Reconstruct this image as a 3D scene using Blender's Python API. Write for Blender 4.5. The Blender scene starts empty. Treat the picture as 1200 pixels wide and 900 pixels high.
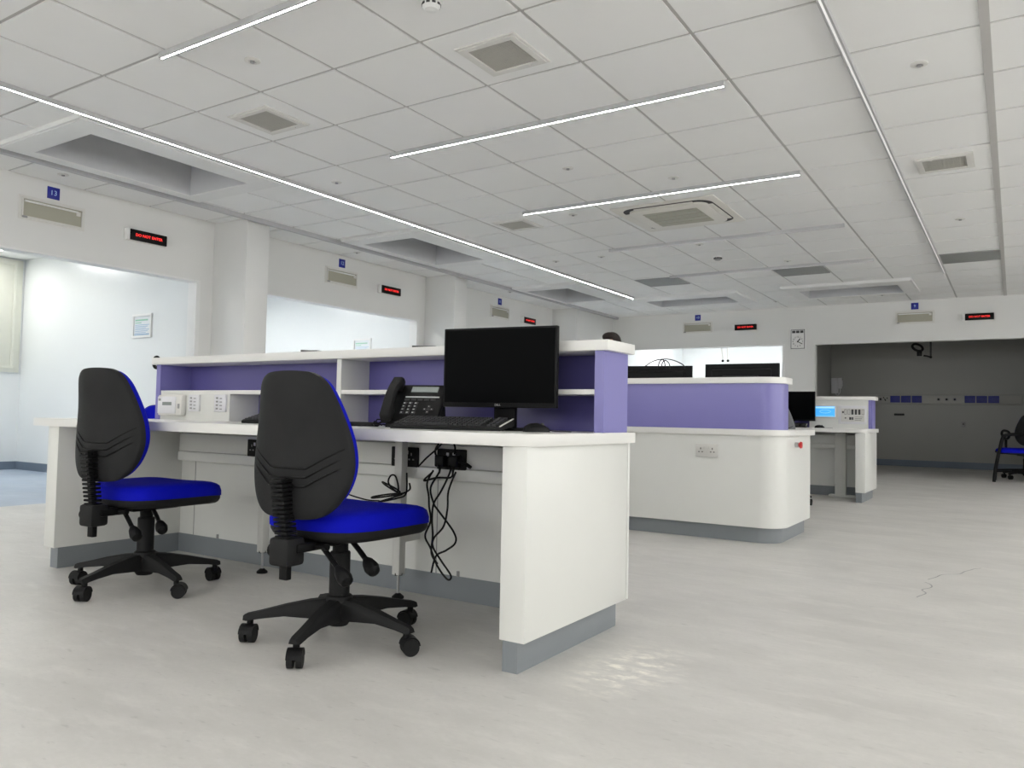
import bpy, bmesh, math, random
from mathutils import Matrix, Vector, noise
random.seed(7)
PI = math.pi
S = bpy.context.scene
COL = S.collection

# ------------------------------------------------------------------ camera, world, exposure
CAM_H = 0.78
HC = CAM_H + 1.871                      # underside of the suspended ceiling
yaw, pit, rol = 0.57206, 0.04204, 0.01972
fwd = Vector((-math.sin(yaw) * math.cos(pit), math.cos(yaw) * math.cos(pit), math.sin(pit)))
rgt = Vector((math.cos(yaw), math.sin(yaw), 0))
upv = rgt.cross(fwd)
r2 = rgt * math.cos(rol) + upv * math.sin(rol)
u2 = r2.cross(fwd)
cd = bpy.data.cameras.new('camera')
cam = bpy.data.objects.new('camera', cd)
COL.objects.link(cam)
cd.sensor_width = 36.0
cd.lens = 916.27 / 1200 * 36
cd.clip_start = 0.02
M = Matrix((r2, u2, -fwd)).transposed().to_4x4()
M.translation = (0, 0, CAM_H)
cam.matrix_world = M
S.camera = cam
W = bpy.data.worlds.new('world')
S.world = W
W.use_nodes = True
W.node_tree.nodes['Background'].inputs[0].default_value = (0.885, 0.89, 0.87, 1)
W.node_tree.nodes['Background'].inputs[1].default_value = 3.5
S.view_settings.view_transform = 'Standard'
S.view_settings.look = 'None'
S.view_settings.gamma = 1
S.view_settings.use_curve_mapping = False
S.view_settings.exposure = 0.96
S.cycles.max_bounces = 10
S.cycles.diffuse_bounces = 6
S.cycles.glossy_bounces = 3
S.cycles.caustics_reflective = False
S.cycles.caustics_refractive = False
STRIP_E = 36.0                          # main hall ceiling strips
BAY_E = 16.5                            # ceiling panels inside the treatment bays


# ------------------------------------------------------------------ materials
def mat(name, c, rough=0.5, metal=0.0, var=0.03, scale=14.0, emit=None, estr=0.0, bump=0.0, spec=0.5):
    m = bpy.data.materials.new(name)
    m.use_nodes = True
    nt = m.node_tree
    b = nt.nodes['Principled BSDF']
    b.inputs['Roughness'].default_value = rough
    b.inputs['Metallic'].default_value = metal
    b.inputs['Specular IOR Level'].default_value = spec
    tc = nt.nodes.new('ShaderNodeTexCoord')
    nz = nt.nodes.new('ShaderNodeTexNoise')
    nz.inputs['Scale'].default_value = scale
    nz.inputs['Detail'].default_value = 3
    nt.links.new(tc.outputs['Object'], nz.inputs['Vector'])
    mx = nt.nodes.new('ShaderNodeMix')
    mx.data_type = 'RGBA'
    mx.inputs[6].default_value = (*[x * (1 - var) for x in c], 1)
    mx.inputs[7].default_value = (*[min(1, x * (1 + var)) for x in c], 1)
    nt.links.new(nz.outputs['Fac'], mx.inputs[0])
    nt.links.new(mx.outputs[2], b.inputs['Base Color'])
    if bump:
        bp = nt.nodes.new('ShaderNodeBump')
        bp.inputs['Strength'].default_value = bump
        bp.inputs['Distance'].default_value = 0.002
        n2 = nt.nodes.new('ShaderNodeTexNoise')
        n2.inputs['Scale'].default_value = scale * 25
        nt.links.new(tc.outputs['Object'], n2.inputs['Vector'])
        nt.links.new(n2.outputs['Fac'], bp.inputs['Height'])
        nt.links.new(bp.outputs['Normal'], b.inputs['Normal'])
    if emit:
        b.inputs['Emission Color'].default_value = (*emit, 1)
        b.inputs['Emission Strength'].default_value = estr
    return m


M_wall = mat('wall_paint', (0.74, 0.74, 0.725), 0.45, var=0.015, scale=3)
M_bay = mat('bay_wall_cladding', (0.80, 0.82, 0.82), 0.22, var=0.01, scale=2)
M_ceil = mat('ceiling_tile', (0.86, 0.86, 0.85), 0.8, var=0.015, scale=4, bump=0.25)
M_tbar = mat('ceiling_tbar', (0.50, 0.49, 0.475), 0.5)  # white bars, darkened to hold the shade of the tile grooves
M_trimw = mat('white_trim', (0.78, 0.78, 0.77), 0.35)
M_lam = mat('white_laminate', (0.74, 0.745, 0.715), 0.32, var=0.012, scale=6)
M_top = mat('worktop_laminate', (0.76, 0.755, 0.73), 0.3, var=0.015, scale=8)
M_lilac = mat('lilac_laminate', (0.205, 0.190, 0.47), 0.32, var=0.02, scale=5)
M_lilacshade = mat('purple_laminate', (0.125, 0.112, 0.33), 0.3, var=0.02, scale=5)  # the lilac laminate again, with the recess shade put into its colour
M_plinth = mat('grey_vinyl_plinth', (0.225, 0.245, 0.262), 0.4, var=0.04, scale=9)
M_skirt = mat('blue_grey_skirting', (0.16, 0.20, 0.26), 0.45, var=0.03)
M_black = mat('black_plastic', (0.006, 0.006, 0.0065), 0.42, var=0.1, spec=0.15)
M_blackm = mat('black_matte_plastic', (0.013, 0.013, 0.0135), 0.6, var=0.12, scale=40, bump=0.15, spec=0.2)
M_shell = mat('chair_shell_plastic', (0.011, 0.0112, 0.012), 0.55, var=0.15, scale=30, bump=0.35, spec=0.22)
M_greyshell = mat('grey_chair_fabric', (0.16, 0.165, 0.175), 0.8, var=0.15, scale=60, bump=0.4)
M_blue = mat('blue_chair_fabric', (0.003, 0.006, 0.42), 0.7, var=0.08, scale=20, bump=0.35, spec=0.08)
M_screen = mat('dark_screen_glass', (0.0008, 0.001, 0.0013), 0.35, var=0.02, spec=0.03)
M_metal = mat('light_metal', (0.55, 0.55, 0.56), 0.32, metal=0.9)
M_alu = mat('aluminium_channel', (0.50, 0.50, 0.51), 0.4, metal=0.2)
M_dgrey = mat('dark_grey', (0.05, 0.05, 0.052), 0.5)
M_grey = mat('mid_grey', (0.32, 0.32, 0.32), 0.5)
M_leg = mat('leg_paint', (0.66, 0.66, 0.63), 0.4)
M_beige = mat('beige_panel', (0.40, 0.39, 0.315), 0.5)
M_grille = mat('grille_plate', (0.42, 0.41, 0.37), 0.6)
M_vent = mat('vent_frame', (0.70, 0.69, 0.66), 0.5)
M_acw = mat('cassette_white', (0.73, 0.71, 0.66), 0.45)
M_blank = mat('grey_ceiling_panel', (0.27, 0.28, 0.27), 0.6)
M_shaft = mat('skylight_shaft', (0.62, 0.625, 0.64), 0.6)
M_opal = mat('opal_glazing', (0.5, 0.5, 0.5), 0.6)
_n = M_opal.node_tree.nodes
_t = _n.new('ShaderNodeBsdfTranslucent')
_t.inputs[0].default_value = (0.075, 0.077, 0.082, 1)
M_opal.node_tree.links.new(_t.outputs[0], _n['Material Output'].inputs['Surface'])
M_sock = mat('white_socket', (0.72, 0.72, 0.75), 0.3)
M_steel = mat('brushed_steel_plate', (0.66, 0.65, 0.62), 0.35, metal=0.25)
M_bluesign = mat('blue_sign', (0.006, 0.012, 0.26), 0.4)
M_signtext = mat('sign_lettering', (0.42, 0.60, 0.88), 0.4)
M_red = mat('red_plastic', (0.55, 0.02, 0.025), 0.35)
M_ledred = mat('red_led', (0.8, 0.02, 0.02), 0.5, emit=(1, 0.035, 0.03), estr=0.75)
M_ledwhite = mat('white_lamp', (0.9, 0.9, 0.9), 0.5, emit=(1, 0.99, 0.96), estr=BAY_E)
M_ledsoft = mat('soft_lamp', (0.9, 0.9, 0.9), 0.5, emit=(1, 0.99, 0.96), estr=BAY_E * 0.4)
M_cyan = mat('cyan_display', (0.05, 0.3, 0.5), 0.3, emit=(0.045, 0.30, 0.75), estr=0.55)
M_cyanl = mat('pale_display', (0.3, 0.5, 0.6), 0.3, emit=(0.3, 0.6, 0.9), estr=0.5)
M_paper = mat('white_paper', (0.75, 0.78, 0.80), 0.7)
M_print = mat('blue_print', (0.30, 0.45, 0.62), 0.7)
M_gprint = mat('green_print', (0.30, 0.55, 0.42), 0.7)
M_hair = mat('brown_hair', (0.014, 0.006, 0.004), 0.65, var=0.3, scale=60)
M_skin = mat('skin', (0.52, 0.30, 0.22), 0.5)
M_cloth = mat('navy_uniform', (0.03, 0.05, 0.11), 0.8)
M_lcd = mat('grey_lcd', (0.22, 0.25, 0.24), 0.3)
M_key = mat('key_plastic', (0.03, 0.03, 0.032), 0.5)
M_legend = mat('key_legend', (0.6, 0.6, 0.6), 0.5)
M_bedblue = mat('blue_socket_plate', (0.012, 0.02, 0.24), 0.4)
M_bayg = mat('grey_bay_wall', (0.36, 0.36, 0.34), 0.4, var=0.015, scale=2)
M_rail = mat('grey_trunking', (0.44, 0.44, 0.42), 0.4)
M_cream = mat('cream_panel', (0.68, 0.68, 0.60), 0.45)


def led_mat():                           # LED lens strip: bright cells along its length
    m = mat('led_lens', (0.8, 0.8, 0.8), 0.4)
    nt = m.node_tree
    b = nt.nodes['Principled BSDF']
    tc = nt.nodes.new('ShaderNodeTexCoord')
    wv = nt.nodes.new('ShaderNodeTexWave')
    wv.bands_direction = 'X'
    wv.inputs['Scale'].default_value = 10.5
    nt.links.new(tc.outputs['Object'], wv.inputs['Vector'])
    mr = nt.nodes.new('ShaderNodeMapRange')
    mr.inputs['To Min'].default_value = STRIP_E * 0.3
    mr.inputs['To Max'].default_value = STRIP_E * 1.7
    nt.links.new(wv.outputs['Fac'], mr.inputs['Value'])
    nt.links.new(mr.outputs['Result'], b.inputs['Emission Strength'])
    b.inputs['Emission Color'].default_value = (1, 0.99, 0.97, 1)
    return m


M_led = led_mat()
M_leddim = mat('dim_led_lens', (0.8, 0.8, 0.8), 0.4, emit=(1, 0.985, 0.955), estr=0.22)


def floor_mat(name, base, specks=True):
    m = bpy.data.materials.new(name)
    m.use_nodes = True
    nt = m.node_tree
    N, Lk = nt.nodes, nt.links
    b = N['Principled BSDF']
    tc = N.new('ShaderNodeTexCoord')

    def nz(scale, detail=4, vec=None, rough=0.6):
        n = N.new('ShaderNodeTexNoise')
        n.inputs['Scale'].default_value = scale
        n.inputs['Detail'].default_value = detail
        n.inputs['Roughness'].default_value = rough
        Lk.new(vec or tc.outputs['Object'], n.inputs['Vector'])
        return n.outputs['Fac']

    def ramp(f, a, c, lo, hi):
        r = N.new('ShaderNodeMapRange')
        r.inputs['From Min'].default_value = a
        r.inputs['From Max'].default_value = c
        r.inputs['To Min'].default_value = lo
        r.inputs['To Max'].default_value = hi
        Lk.new(f, r.inputs['Value'])
        return r.outputs['Result']

    def mul(a, c):
        k = N.new('ShaderNodeMath')
        k.operation = 'MULTIPLY'
        Lk.new(a, k.inputs[0])
        if isinstance(c, (int, float)):
            k.inputs[1].default_value = c
        else:
            Lk.new(c, k.inputs[1])
        return k.outputs[0]

    def mixc(f, a, c):
        x = N.new('ShaderNodeMix')
        x.data_type = 'RGBA'
        Lk.new(f, x.inputs[0])
        for s, v in ((6, a), (7, c)):
            if isinstance(v, tuple):
                x.inputs[s].default_value = (*v, 1)
            else:
                Lk.new(v, x.inputs[s])
        return x.outputs[2]

    mp = N.new('ShaderNodeMapping')
    mp.inputs['Scale'].default_value = (1.0, 2.2, 1)
    mp.inputs['Rotation'].default_value = (0, 0, 0.5)
    Lk.new(tc.outputs['Object'], mp.inputs['Vector'])
    big = ramp(nz(1.3, 8, mp.outputs['Vector'], 0.68), 0.3, 0.7, 0, 1)
    col = mixc(big, tuple(x * 0.86 for x in base), tuple(min(1, x * 1.10) for x in base))
    fine = ramp(nz(60, 3), 0.35, 0.65, 0, 1)
    col = mixc(mul(fine, 0.25), col, tuple(x * 0.85 for x in base))
    if specks:
        # short dark flecks and a little pale streaking in the vinyl
        mp2 = N.new('ShaderNodeMapping')
        mp2.inputs['Scale'].default_value = (10, 34, 10)
        mp2.inputs['Rotation'].default_value = (0, 0, -0.6)
        Lk.new(tc.outputs['Object'], mp2.inputs['Vector'])
        fl = ramp(nz(1.6, 2, mp2.outputs['Vector']), 0.64, 0.74, 0, 0.42)
        col = mixc(fl, col, tuple(x * 0.6 for x in base))
        mp3 = N.new('ShaderNodeMapping')
        mp3.inputs['Scale'].default_value = (3, 9, 3)
        mp3.inputs['Rotation'].default_value = (0, 0, 0.9)
        Lk.new(tc.outputs['Object'], mp3.inputs['Vector'])
        st = ramp(nz(1.1, 5, mp3.outputs['Vector'], 0.7), 0.52, 0.72, 0, 0.55)
        col = mixc(st, col, tuple(min(1, x * 1.18) for x in base))
        # the worn pale scuff in front of the nearest desk end
        ob = N.new('ShaderNodeVectorMath')
        ob.operation = 'DISTANCE'
        sc = N.new('ShaderNodeMapping')
        sc.inputs['Scale'].default_value = (1.0, 0.55, 1)
        Lk.new(tc.outputs['Object'], sc.inputs['Vector'])
        Lk.new(sc.outputs['Vector'], ob.inputs[0])
        ob.inputs[1].default_value = (-1.02, 2.3 * 0.55, 0)
        blob = ramp(ob.outputs['Value'], 0.05, 0.19, 1, 0)
        mp4 = N.new('ShaderNodeMapping')
        mp4.inputs['Scale'].default_value = (9, 26, 9)
        mp4.inputs['Rotation'].default_value = (0, 0, 0.25)
        Lk.new(tc.outputs['Object'], mp4.inputs['Vector'])
        scuff = mul(mul(blob, ramp(nz(16, 3), 0.4, 0.6, 0.15, 1)), ramp(nz(1.0, 5, mp4.outputs['Vector'], 0.7), 0.44, 0.58, 0, 1.0))
        col = mixc(scuff, col, (0.92, 0.89, 0.82))
    Lk.new(col, b.inputs['Base Color'])
    b.inputs['Roughness'].default_value = 0.42
    Lk.new(ramp(nz(2.5, 5), 0.3, 0.7, 0.36, 0.52), b.inputs['Roughness'])
    return m


M_floor = floor_mat('grey_vinyl_floor', (0.615, 0.60, 0.575))
M_bayfloor = floor_mat('blue_vinyl_floor', (0.36, 0.43, 0.53), False)


# ------------------------------------------------------------------ mesh collector
class MB:
    def __init__(s):
        s.v, s.f = [], []

    def add(s, vs, fs):
        o = len(s.v)
        s.v += [tuple(v) for v in vs]
        s.f += [tuple(i + o for i in f) for f in fs]
        return s

    def box(s, x0, x1, y0, y1, z0, z1, b=0.0, seg=2):
        if b <= 0:
            vs = [(x, y, z) for z in (z0, z1) for y in (y0, y1) for x in (x0, x1)]
            return s.add(vs, [(0, 2, 3, 1), (4, 5, 7, 6), (0, 1, 5, 4), (2, 6, 7, 3), (0, 4, 6, 2), (1, 3, 7, 5)])
        bm = bmesh.new()
        bmesh.ops.create_cube(bm, size=1)
        for v in bm.verts:
            v.co = Vector(((x0 + x1) / 2 + v.co.x * (x1 - x0), (y0 + y1) / 2 + v.co.y * (y1 - y0), (z0 + z1) / 2 + v.co.z * (z1 - z0)))
        bmesh.ops.bevel(bm, geom=bm.edges[:], offset=b, segments=seg, profile=0.5, affect='EDGES')
        return s.bm(bm)

    def bm(s, bm):
        bm.verts.index_update()
        s.add([v.co[:] for v in bm.verts], [[v.index for v in f.verts] for f in bm.faces])
        bm.free()
        return s

    def prism(s, poly, z0, z1, b=0.0):
        n = len(poly)
        if b > 0:
            bm = bmesh.new()
            lo = [bm.verts.new((x, y, z0)) for x, y in poly]
            hi = [bm.verts.new((x, y, z1)) for x, y in poly]
            bm.faces.new(lo[::-1])
            bm.faces.new(hi)
            for i in range(n):
                bm.faces.new((lo[i], lo[(i + 1) % n], hi[(i + 1) % n], hi[i]))
            es = [e for e in bm.edges if abs(e.verts[0].co.z - e.verts[1].co.z) < 1e-6]
            bmesh.ops.bevel(bm, geom=es, offset=b, segments=2, profile=0.5, affect='EDGES')
            return s.bm(bm)
        vs = [(x, y, z0) for x, y in poly] + [(x, y, z1) for x, y in poly]
        fs = [tuple(range(n))[::-1], tuple(range(n, 2 * n))]
        fs += [(i, (i + 1) % n, n + (i + 1) % n, n + i) for i in range(n)]
        return s.add(vs, fs)

    def loop(s, rings, close_v=False, caps=True):
        n = len(rings[0])
        vs = [p for r in rings for p in r]
        fs = []
        m = len(rings)
        for k in range(m if close_v else m - 1):
            a, c = k * n, ((k + 1) % m) * n
            fs += [(a + i, a + (i + 1) % n, c + (i + 1) % n, c + i) for i in range(n)]
        if caps and not close_v:
            fs += [tuple(range(n))[::-1], tuple(range((m - 1) * n, m * n))]
        return s.add(vs, fs)

    def cyl(s, p0, p1, r0, r1=None, n=16):
        return s.tube([p0, p1], [r0, r0 if r1 is None else r1], n)

    def tube(s, pts, r, n=8, closed=False, sx=1.0):
        pts = [Vector(p) for p in pts]
        rs = r if isinstance(r, (list, tuple)) else [r] * len(pts)
        rings = []
        up = None
        m = len(pts)
        for i, p in enumerate(pts):
            if closed:
                t = pts[(i + 1) % m] - pts[i - 1]
            else:
                t = pts[min(i + 1, m - 1)] - pts[max(i - 1, 0)]
            t.normalize()
            if up is None:
                up = Vector((0, 0, 1)) if abs(t.z) < 0.9 else Vector((1, 0, 0))
            a = t.cross(up)
            if a.length < 1e-5:
                a = t.cross(Vector((0, 1, 0)))
            a.normalize()
            up = a.cross(t)
            rings.append([p + (a * math.cos(q) * sx + up * math.sin(q)) * rs[i] for q in (2 * PI * k / n for k in range(n))])
        return s.loop(rings, close_v=closed)

    def lathe(s, prof, c=(0, 0, 0), n=24):
        return s.loop([[(c[0] + r * math.cos(2 * PI * k / n), c[1] + r * math.sin(2 * PI * k / n), c[2] + z) for k in range(n)] for r, z in prof])

    def ball(s, c, r, n=16, m=10):
        r = r if isinstance(r, tuple) else (r, r, r)
        rings = []
        for j in range(m + 1):
            a = -PI / 2 + PI * (0.02 + 0.96 * j / m)
            rings.append([(c[0] + r[0] * math.cos(a) * math.cos(2 * PI * k / n), c[1] + r[1] * math.cos(a) * math.sin(2 * PI * k / n), c[2] + r[2] * math.sin(a)) for k in range(n)])
        return s.loop(rings)

    def xf(s, m, start=0):
        for i in range(start, len(s.v)):
            s.v[i] = tuple(m @ Vector(s.v[i]))
        return s

    def build(s, name, material, parent=None, smooth=35):
        me = bpy.data.meshes.new(name)
        me.from_pydata(s.v, [], s.f)
        bm = bmesh.new()
        bm.from_mesh(me)
        bmesh.ops.recalc_face_normals(bm, faces=bm.faces[:])
        bm.to_mesh(me)
        bm.free()
        if smooth:
            me.polygons.foreach_set('use_smooth', [True] * len(me.polygons))
            me.set_sharp_from_angle(angle=math.radians(smooth))
        me.materials.append(material)
        o = bpy.data.objects.new(name, me)
        COL.objects.link(o)
        if parent:
            o.parent = parent
        return o


def bx(*a, **k):
    return MB().box(*a, **k)


def thing(name, label, cat, loc=(0, 0, 0), rz=0.0, group=None):
    o = bpy.data.objects.new(name, None)
    COL.objects.link(o)
    o.empty_display_size = 0.1
    o.location = loc
    o.rotation_euler = (0, 0, rz)
    return tag(o, label, cat, group)


def tag(o, label=None, cat=None, group=None):
    if label:
        o['label'] = label
    if cat:
        o['category'] = cat
    if group:
        o['group'] = group
    return o


def struct(name, mb, m, label=None, parent=None, smooth=35):
    o = mb.build(name, m, parent, smooth)
    if not parent:
        o['kind'] = 'structure'
        if label:
            o['label'] = label
            o['category'] = name.split('_')[0]
    return o


def dup(root, loc, rz, label, group=None, name=None):
    def cp(o, par):
        c = o.copy()
        COL.objects.link(c)
        c.parent = par
        for ch in list(o.children):
            cp(ch, c)
        return c
    r = cp(root, None)
    r.location = loc
    r.rotation_euler = (0, 0, rz)
    r['label'] = label
    if group:
        r['group'] = group
    return r


def kids(o, nm):
    return [c for c in o.children if c.name.split('.')[0] == nm]


def text_mb(body, size, depth=0.001):
    """lettering in the x-z plane, centred, facing -y"""
    cu = bpy.data.curves.new('lettering', 'FONT')
    cu.body = body
    cu.size = size
    cu.extrude = depth
    cu.align_x = 'CENTER'
    cu.align_y = 'CENTER'
    cu.resolution_u = 3
    o = bpy.data.objects.new('lettering', cu)
    COL.objects.link(o)
    bpy.context.view_layer.update()
    me = bpy.data.meshes.new_from_object(o.evaluated_get(bpy.context.evaluated_depsgraph_get()))
    mb = MB()
    mb.add([(v.co.x, -v.co.z, v.co.y) for v in me.vertices], [tuple(p.vertices) for p in me.polygons])
    bpy.data.objects.remove(o)
    bpy.data.curves.remove(cu)
    bpy.data.meshes.remove(me)
    return mb


def shift(mb, x=0, y=0, z=0):
    return mb.xf(Matrix.Translation((x, y, z)))


def cat_rom(pts, n=6, closed=False):
    pts = [Vector(p) for p in pts]
    m = len(pts)
    out = []
    for i in range(m if closed else m - 1):
        if closed:
            p0, p1, p2, p3 = pts[i - 1], pts[i], pts[(i + 1) % m], pts[(i + 2) % m]
        else:
            p0, p1, p2, p3 = pts[max(i - 1, 0)], pts[i], pts[i + 1], pts[min(i + 2, m - 1)]
        for k in range(n):
            t = k / n
            out.append(0.5 * ((2 * p1) + (p2 - p0) * t + (2 * p0 - 5 * p1 + 4 * p2 - p3) * t * t + (3 * p1 - p0 - 3 * p2 + p3) * t ** 3))
    if not closed:
        out.append(pts[-1])
    return out


def rrect(x0, x1, y0, y1, r, n=6, corners=(1, 1, 1, 1)):
    """counter-clockwise from lower left; corners = ll, lr, ur, ul"""
    out = []
    for (cx, cy, a0, on, px, py) in ((x0 + r, y0 + r, PI, corners[0], x0, y0), (x1 - r, y0 + r, 1.5 * PI, corners[1], x1, y0),
                                     (x1 - r, y1 - r, 0, corners[2], x1, y1), (x0 + r, y1 - r, 0.5 * PI, corners[3], x0, y1)):
        if on:
            out += [(cx + r * math.cos(a0 + PI / 2 * k / n), cy + r * math.sin(a0 + PI / 2 * k / n)) for k in range(n + 1)]
        else:
            out.append((px, py))
    return out


def minus(rects, h):
    """cut the rectangle h out of each rectangle (x0, x1, y0, y1)"""
    out = []
    for (a, b, c, d) in rects:
        x0, x1, y0, y1 = max(a, h[0]), min(b, h[1]), max(c, h[2]), min(d, h[3])
        if x0 >= x1 or y0 >= y1:
            out.append((a, b, c, d))
            continue
        for r in ((a, x0, c, d), (x1, b, c, d), (x0, x1, c, y0), (x0, x1, y1, d)):
            if r[1] - r[0] > 1e-4 and r[3] - r[2] > 1e-4:
                out.append(r)
    return out


# ------------------------------------------------------------------ the room shell
XL, XR, YF, YB = -6.72, 4.6, -4.2, 13.1      # hall: left wall, right wall, wall behind the camera, back wall
GX, GY = -4.307, 2.374                        # a crossing of the ceiling grid
gx = lambda i: GX + 0.6 * i
gy = lambda j: GY + 0.6 * j
HEAD = 2.05                                   # underside of the bay openings
BAYX, BAYY = -10.6, 16.4                      # far walls of the bays
OPEN = [(1.85, 4.75), (5.2, 8.1), (8.53, 11.43)]
OPB = [(-6.08, -3.15), (-2.71, 0.9)]

struct('floor', bx(XL + 0.05, XR, YF, YB + 0.02, -0.05, 0).box(-3.1, XR, YB + 0.02, BAYY, -0.05, 0), M_floor, 'mottled pale grey vinyl floor of the open ward')
struct('floor_bays', bx(BAYX, XL + 0.05, 1.5, YB, -0.05, 0).box(-6.7, -3.1, YB + 0.02, BAYY, -0.05, 0), M_bayfloor, 'pale blue vinyl floor inside the lit bays')

SKY = [((-5.935, -5.19, 2.795, 4.065), (-6.07, -4.955, 2.60, 4.25)), ((-5.95, -5.24, 6.19, 7.47), (-6.07, -4.985, 5.985, 7.68)),
       ((-6.02, -5.32, 9.67, 10.9), (-6.1, -5.06, 9.42, 11.03)), ((-4.85, -3.57, 11.33, 12.0), (-5.0, -3.33, 11.02, 12.14)),
       ((-2.55, -1.29, 11.33, 12.05), (-2.72, -1.10, 11.02, 12.14))]
tiles = MB()
back = [(XL, XR, YF, YB)]
for h, _ in SKY:
    back = minus(back, h)
for i in range(-5, 16):
    for j in range(-12, 19):
        r = [(max(gx(i) + 0.011, XL), min(gx(i + 1) - 0.011, XR), max(gy(j) + 0.011, YF), min(gy(j + 1) - 0.011, YB))]
        if r[0][1] - r[0][0] < 0.02 or r[0][3] - r[0][2] < 0.02:
            continue
        for h, _ in SKY:
            r = minus(r, h)
        for q in r:
            tiles.box(q[0], q[1], q[2], q[3], HC, HC + 0.018)
struct('ceiling', tiles, M_ceil, 'suspended ceiling of square white tiles')
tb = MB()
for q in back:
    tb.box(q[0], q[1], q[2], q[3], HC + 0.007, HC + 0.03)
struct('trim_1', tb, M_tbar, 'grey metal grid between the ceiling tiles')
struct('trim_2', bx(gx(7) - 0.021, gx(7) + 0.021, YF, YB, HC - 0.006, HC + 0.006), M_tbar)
struct('trim_3', bx(-6.175, -6.13, 2.3, YB, HC - 0.04, HC + 0.006), M_alu, 'thin dark ceiling track running along the bays')
struct('ceiling_bays', bx(BAYX, XL - 0.12, 1.5, YB, HC, HC + 0.04).box(-6.7, XR, YB + 0.12, BAYY, HC, HC + 0.04), M_ceil, 'plain white ceiling inside the bays')


def wall_with(openings, a, b, along, p0, p1):
    mb = MB()
    e = a
    seg = []
    for (o0, o1) in openings:
        seg.append((e, o0, 0, HC + 0.1))
        seg.append((o0, o1, HEAD, HC + 0.1))
        e = o1
    seg.append((e, b, 0, HC + 0.1))
    for (s0, s1, z0, z1) in seg:
        if along == 'y':
            mb.box(p0, p1, s0, s1, z0, z1)
        else:
            mb.box(s0, s1, p0, p1, z0, z1)
    return mb


struct('wall_left', wall_with(OPEN, YF, YB + 0.12, 'y', XL - 0.12, XL), M_wall, 'white wall with wide bay openings along the row of bays')
struct('wall_back', wall_with(OPB, XL, XR, 'x', YB, YB + 0.12), M_wall, 'white end wall with one lit bay and one dark bay')
ADDED_WIN = [(-0.4, 2.0), (2.8, 5.2), (6.2, 8.0), (9.4, 11.2)]  # unseen openings added in the right wall to let daylight in
ADDED_WINF = [(-6.2, -3.8), (-3.2, -0.8), (-0.2, 2.2)]  # unseen openings added behind the camera for fill daylight


def outer_wall(name, wins, a, b, z0, z1, place, label):
    """wall along the local x axis with window openings, then one window frame and one sky portal in each"""
    wr = MB()
    e = a
    for p, q in wins:
        wr.box(e, p, 0, 0.2, 0, HC + 0.1).box(p, q, 0, 0.2, 0, z0).box(p, q, 0, 0.2, z1, HC + 0.1)
        e = q
    wr.box(e, b, 0, 0.2, 0, HC + 0.1)
    struct(name, wr.xf(place), M_wall, label)
    for p, q in wins:
        w = MB()
        for x in (p, (p + q) / 2 - 0.025, q - 0.05):
            w.box(x, x + 0.05, 0.08, 0.14, z0, z1)
        w.box(p, q, 0.08, 0.14, z0, z0 + 0.05).box(p, q, 0.08, 0.14, z1 - 0.05, z1)
        w.box(p - 0.03, q + 0.03, -0.03, 0.2, z0 - 0.03, z0)
        outer_wall.n += 1
        struct('window_%d' % outer_wall.n, w.xf(place), M_trimw)  # frame of an unseen opening added for its daylight
        pl_ = bpy.data.lights.new('window_portal', 'AREA')
        pl_.shape = 'RECTANGLE'
        pl_.size, pl_.size_y = q - p, z1 - z0
        pl_.cycles.is_portal = True
        po = bpy.data.objects.new('window_portal', pl_)
        COL.objects.link(po)
        c_ = place @ Vector(((p + q) / 2, 0.17, (z0 + z1) / 2))
        inw = (place.to_3x3() @ Vector((0, -1, 0))).normalized()
        po.matrix_world = Matrix.Translation(c_) @ inw.to_track_quat('-Z', 'Z').to_matrix().to_4x4()


outer_wall.n = 0
outer_wall('wall_right', [(-q, -p) for p, q in ADDED_WIN[::-1]], -BAYY, -YF, 0.8, 2.4, Matrix.Translation((XR, 0, 0)) @ Matrix.Rotation(-PI / 2, 4, 'Z'), 'white outer wall with a row of windows')
outer_wall('wall_front', ADDED_WINF, XL, XR, 1.0, 2.36, Matrix.Translation((0, YF, 0)) @ Matrix.Scale(-1, 4, (0, 1, 0)), 'white outer wall behind the viewer')
for k, (y0, y1, x1) in enumerate(((4.89, 5.155, -6.22), (8.22, 8.485, -6.22), (11.68, YB, -6.24))):
    struct('pillar', bx(XL, x1, y0, y1, 0, HC - 0.0, b=0.003), M_wall,
           ['square white pillar between the first and second bays', 'square white pillar between the second and third bays', 'white boxed corner where the two walls meet'][k])
# bay partitions and far walls
pt = bx(BAYX, XL - 0.12, 4.95, 5.05, 0, HC)
struct('wall_bay_thirteen', pt, M_bay, 'glossy white partition of the first bay')
struct('wall_bay_twelve', bx(BAYX, XL - 0.12, 8.3, 8.4, 0, HC), M_bay, 'glossy white partition of the second bay')
struct('wall_bay_eleven', bx(BAYX, XL - 0.12, 11.6, 11.7, 0, HC), M_bay)
struct('wall_bay_start', bx(BAYX, XL - 0.12, 1.5, 1.6, 0, HC), M_bay)
struct('wall_bay_far', bx(BAYX - 0.1, BAYX, 1.5, YB, 0, HC), M_bay, 'far wall of the bays on the long side')
struct('wall_bay_end', bx(-6.8, -3.11, BAYY, BAYY + 0.1, 0, HC), M_bay, 'far wall of the lit end bay')
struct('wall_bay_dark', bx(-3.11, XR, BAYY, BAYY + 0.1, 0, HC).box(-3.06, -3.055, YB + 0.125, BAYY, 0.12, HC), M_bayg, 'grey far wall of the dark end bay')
struct('wall_bay_ten', bx(-6.3, -6.13, YB + 0.12, BAYY, 0, HC), M_bay)
struct('wall_bay_divider', bx(-3.16, -3.06, YB + 0.12, BAYY, 0, HC), M_bay, 'partition between the lit end bay and the dark end bay')
struct('wall_bay_nine', bx(1.2, 1.3, YB + 0.12, BAYY, 0, HC), M_bayg)
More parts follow.
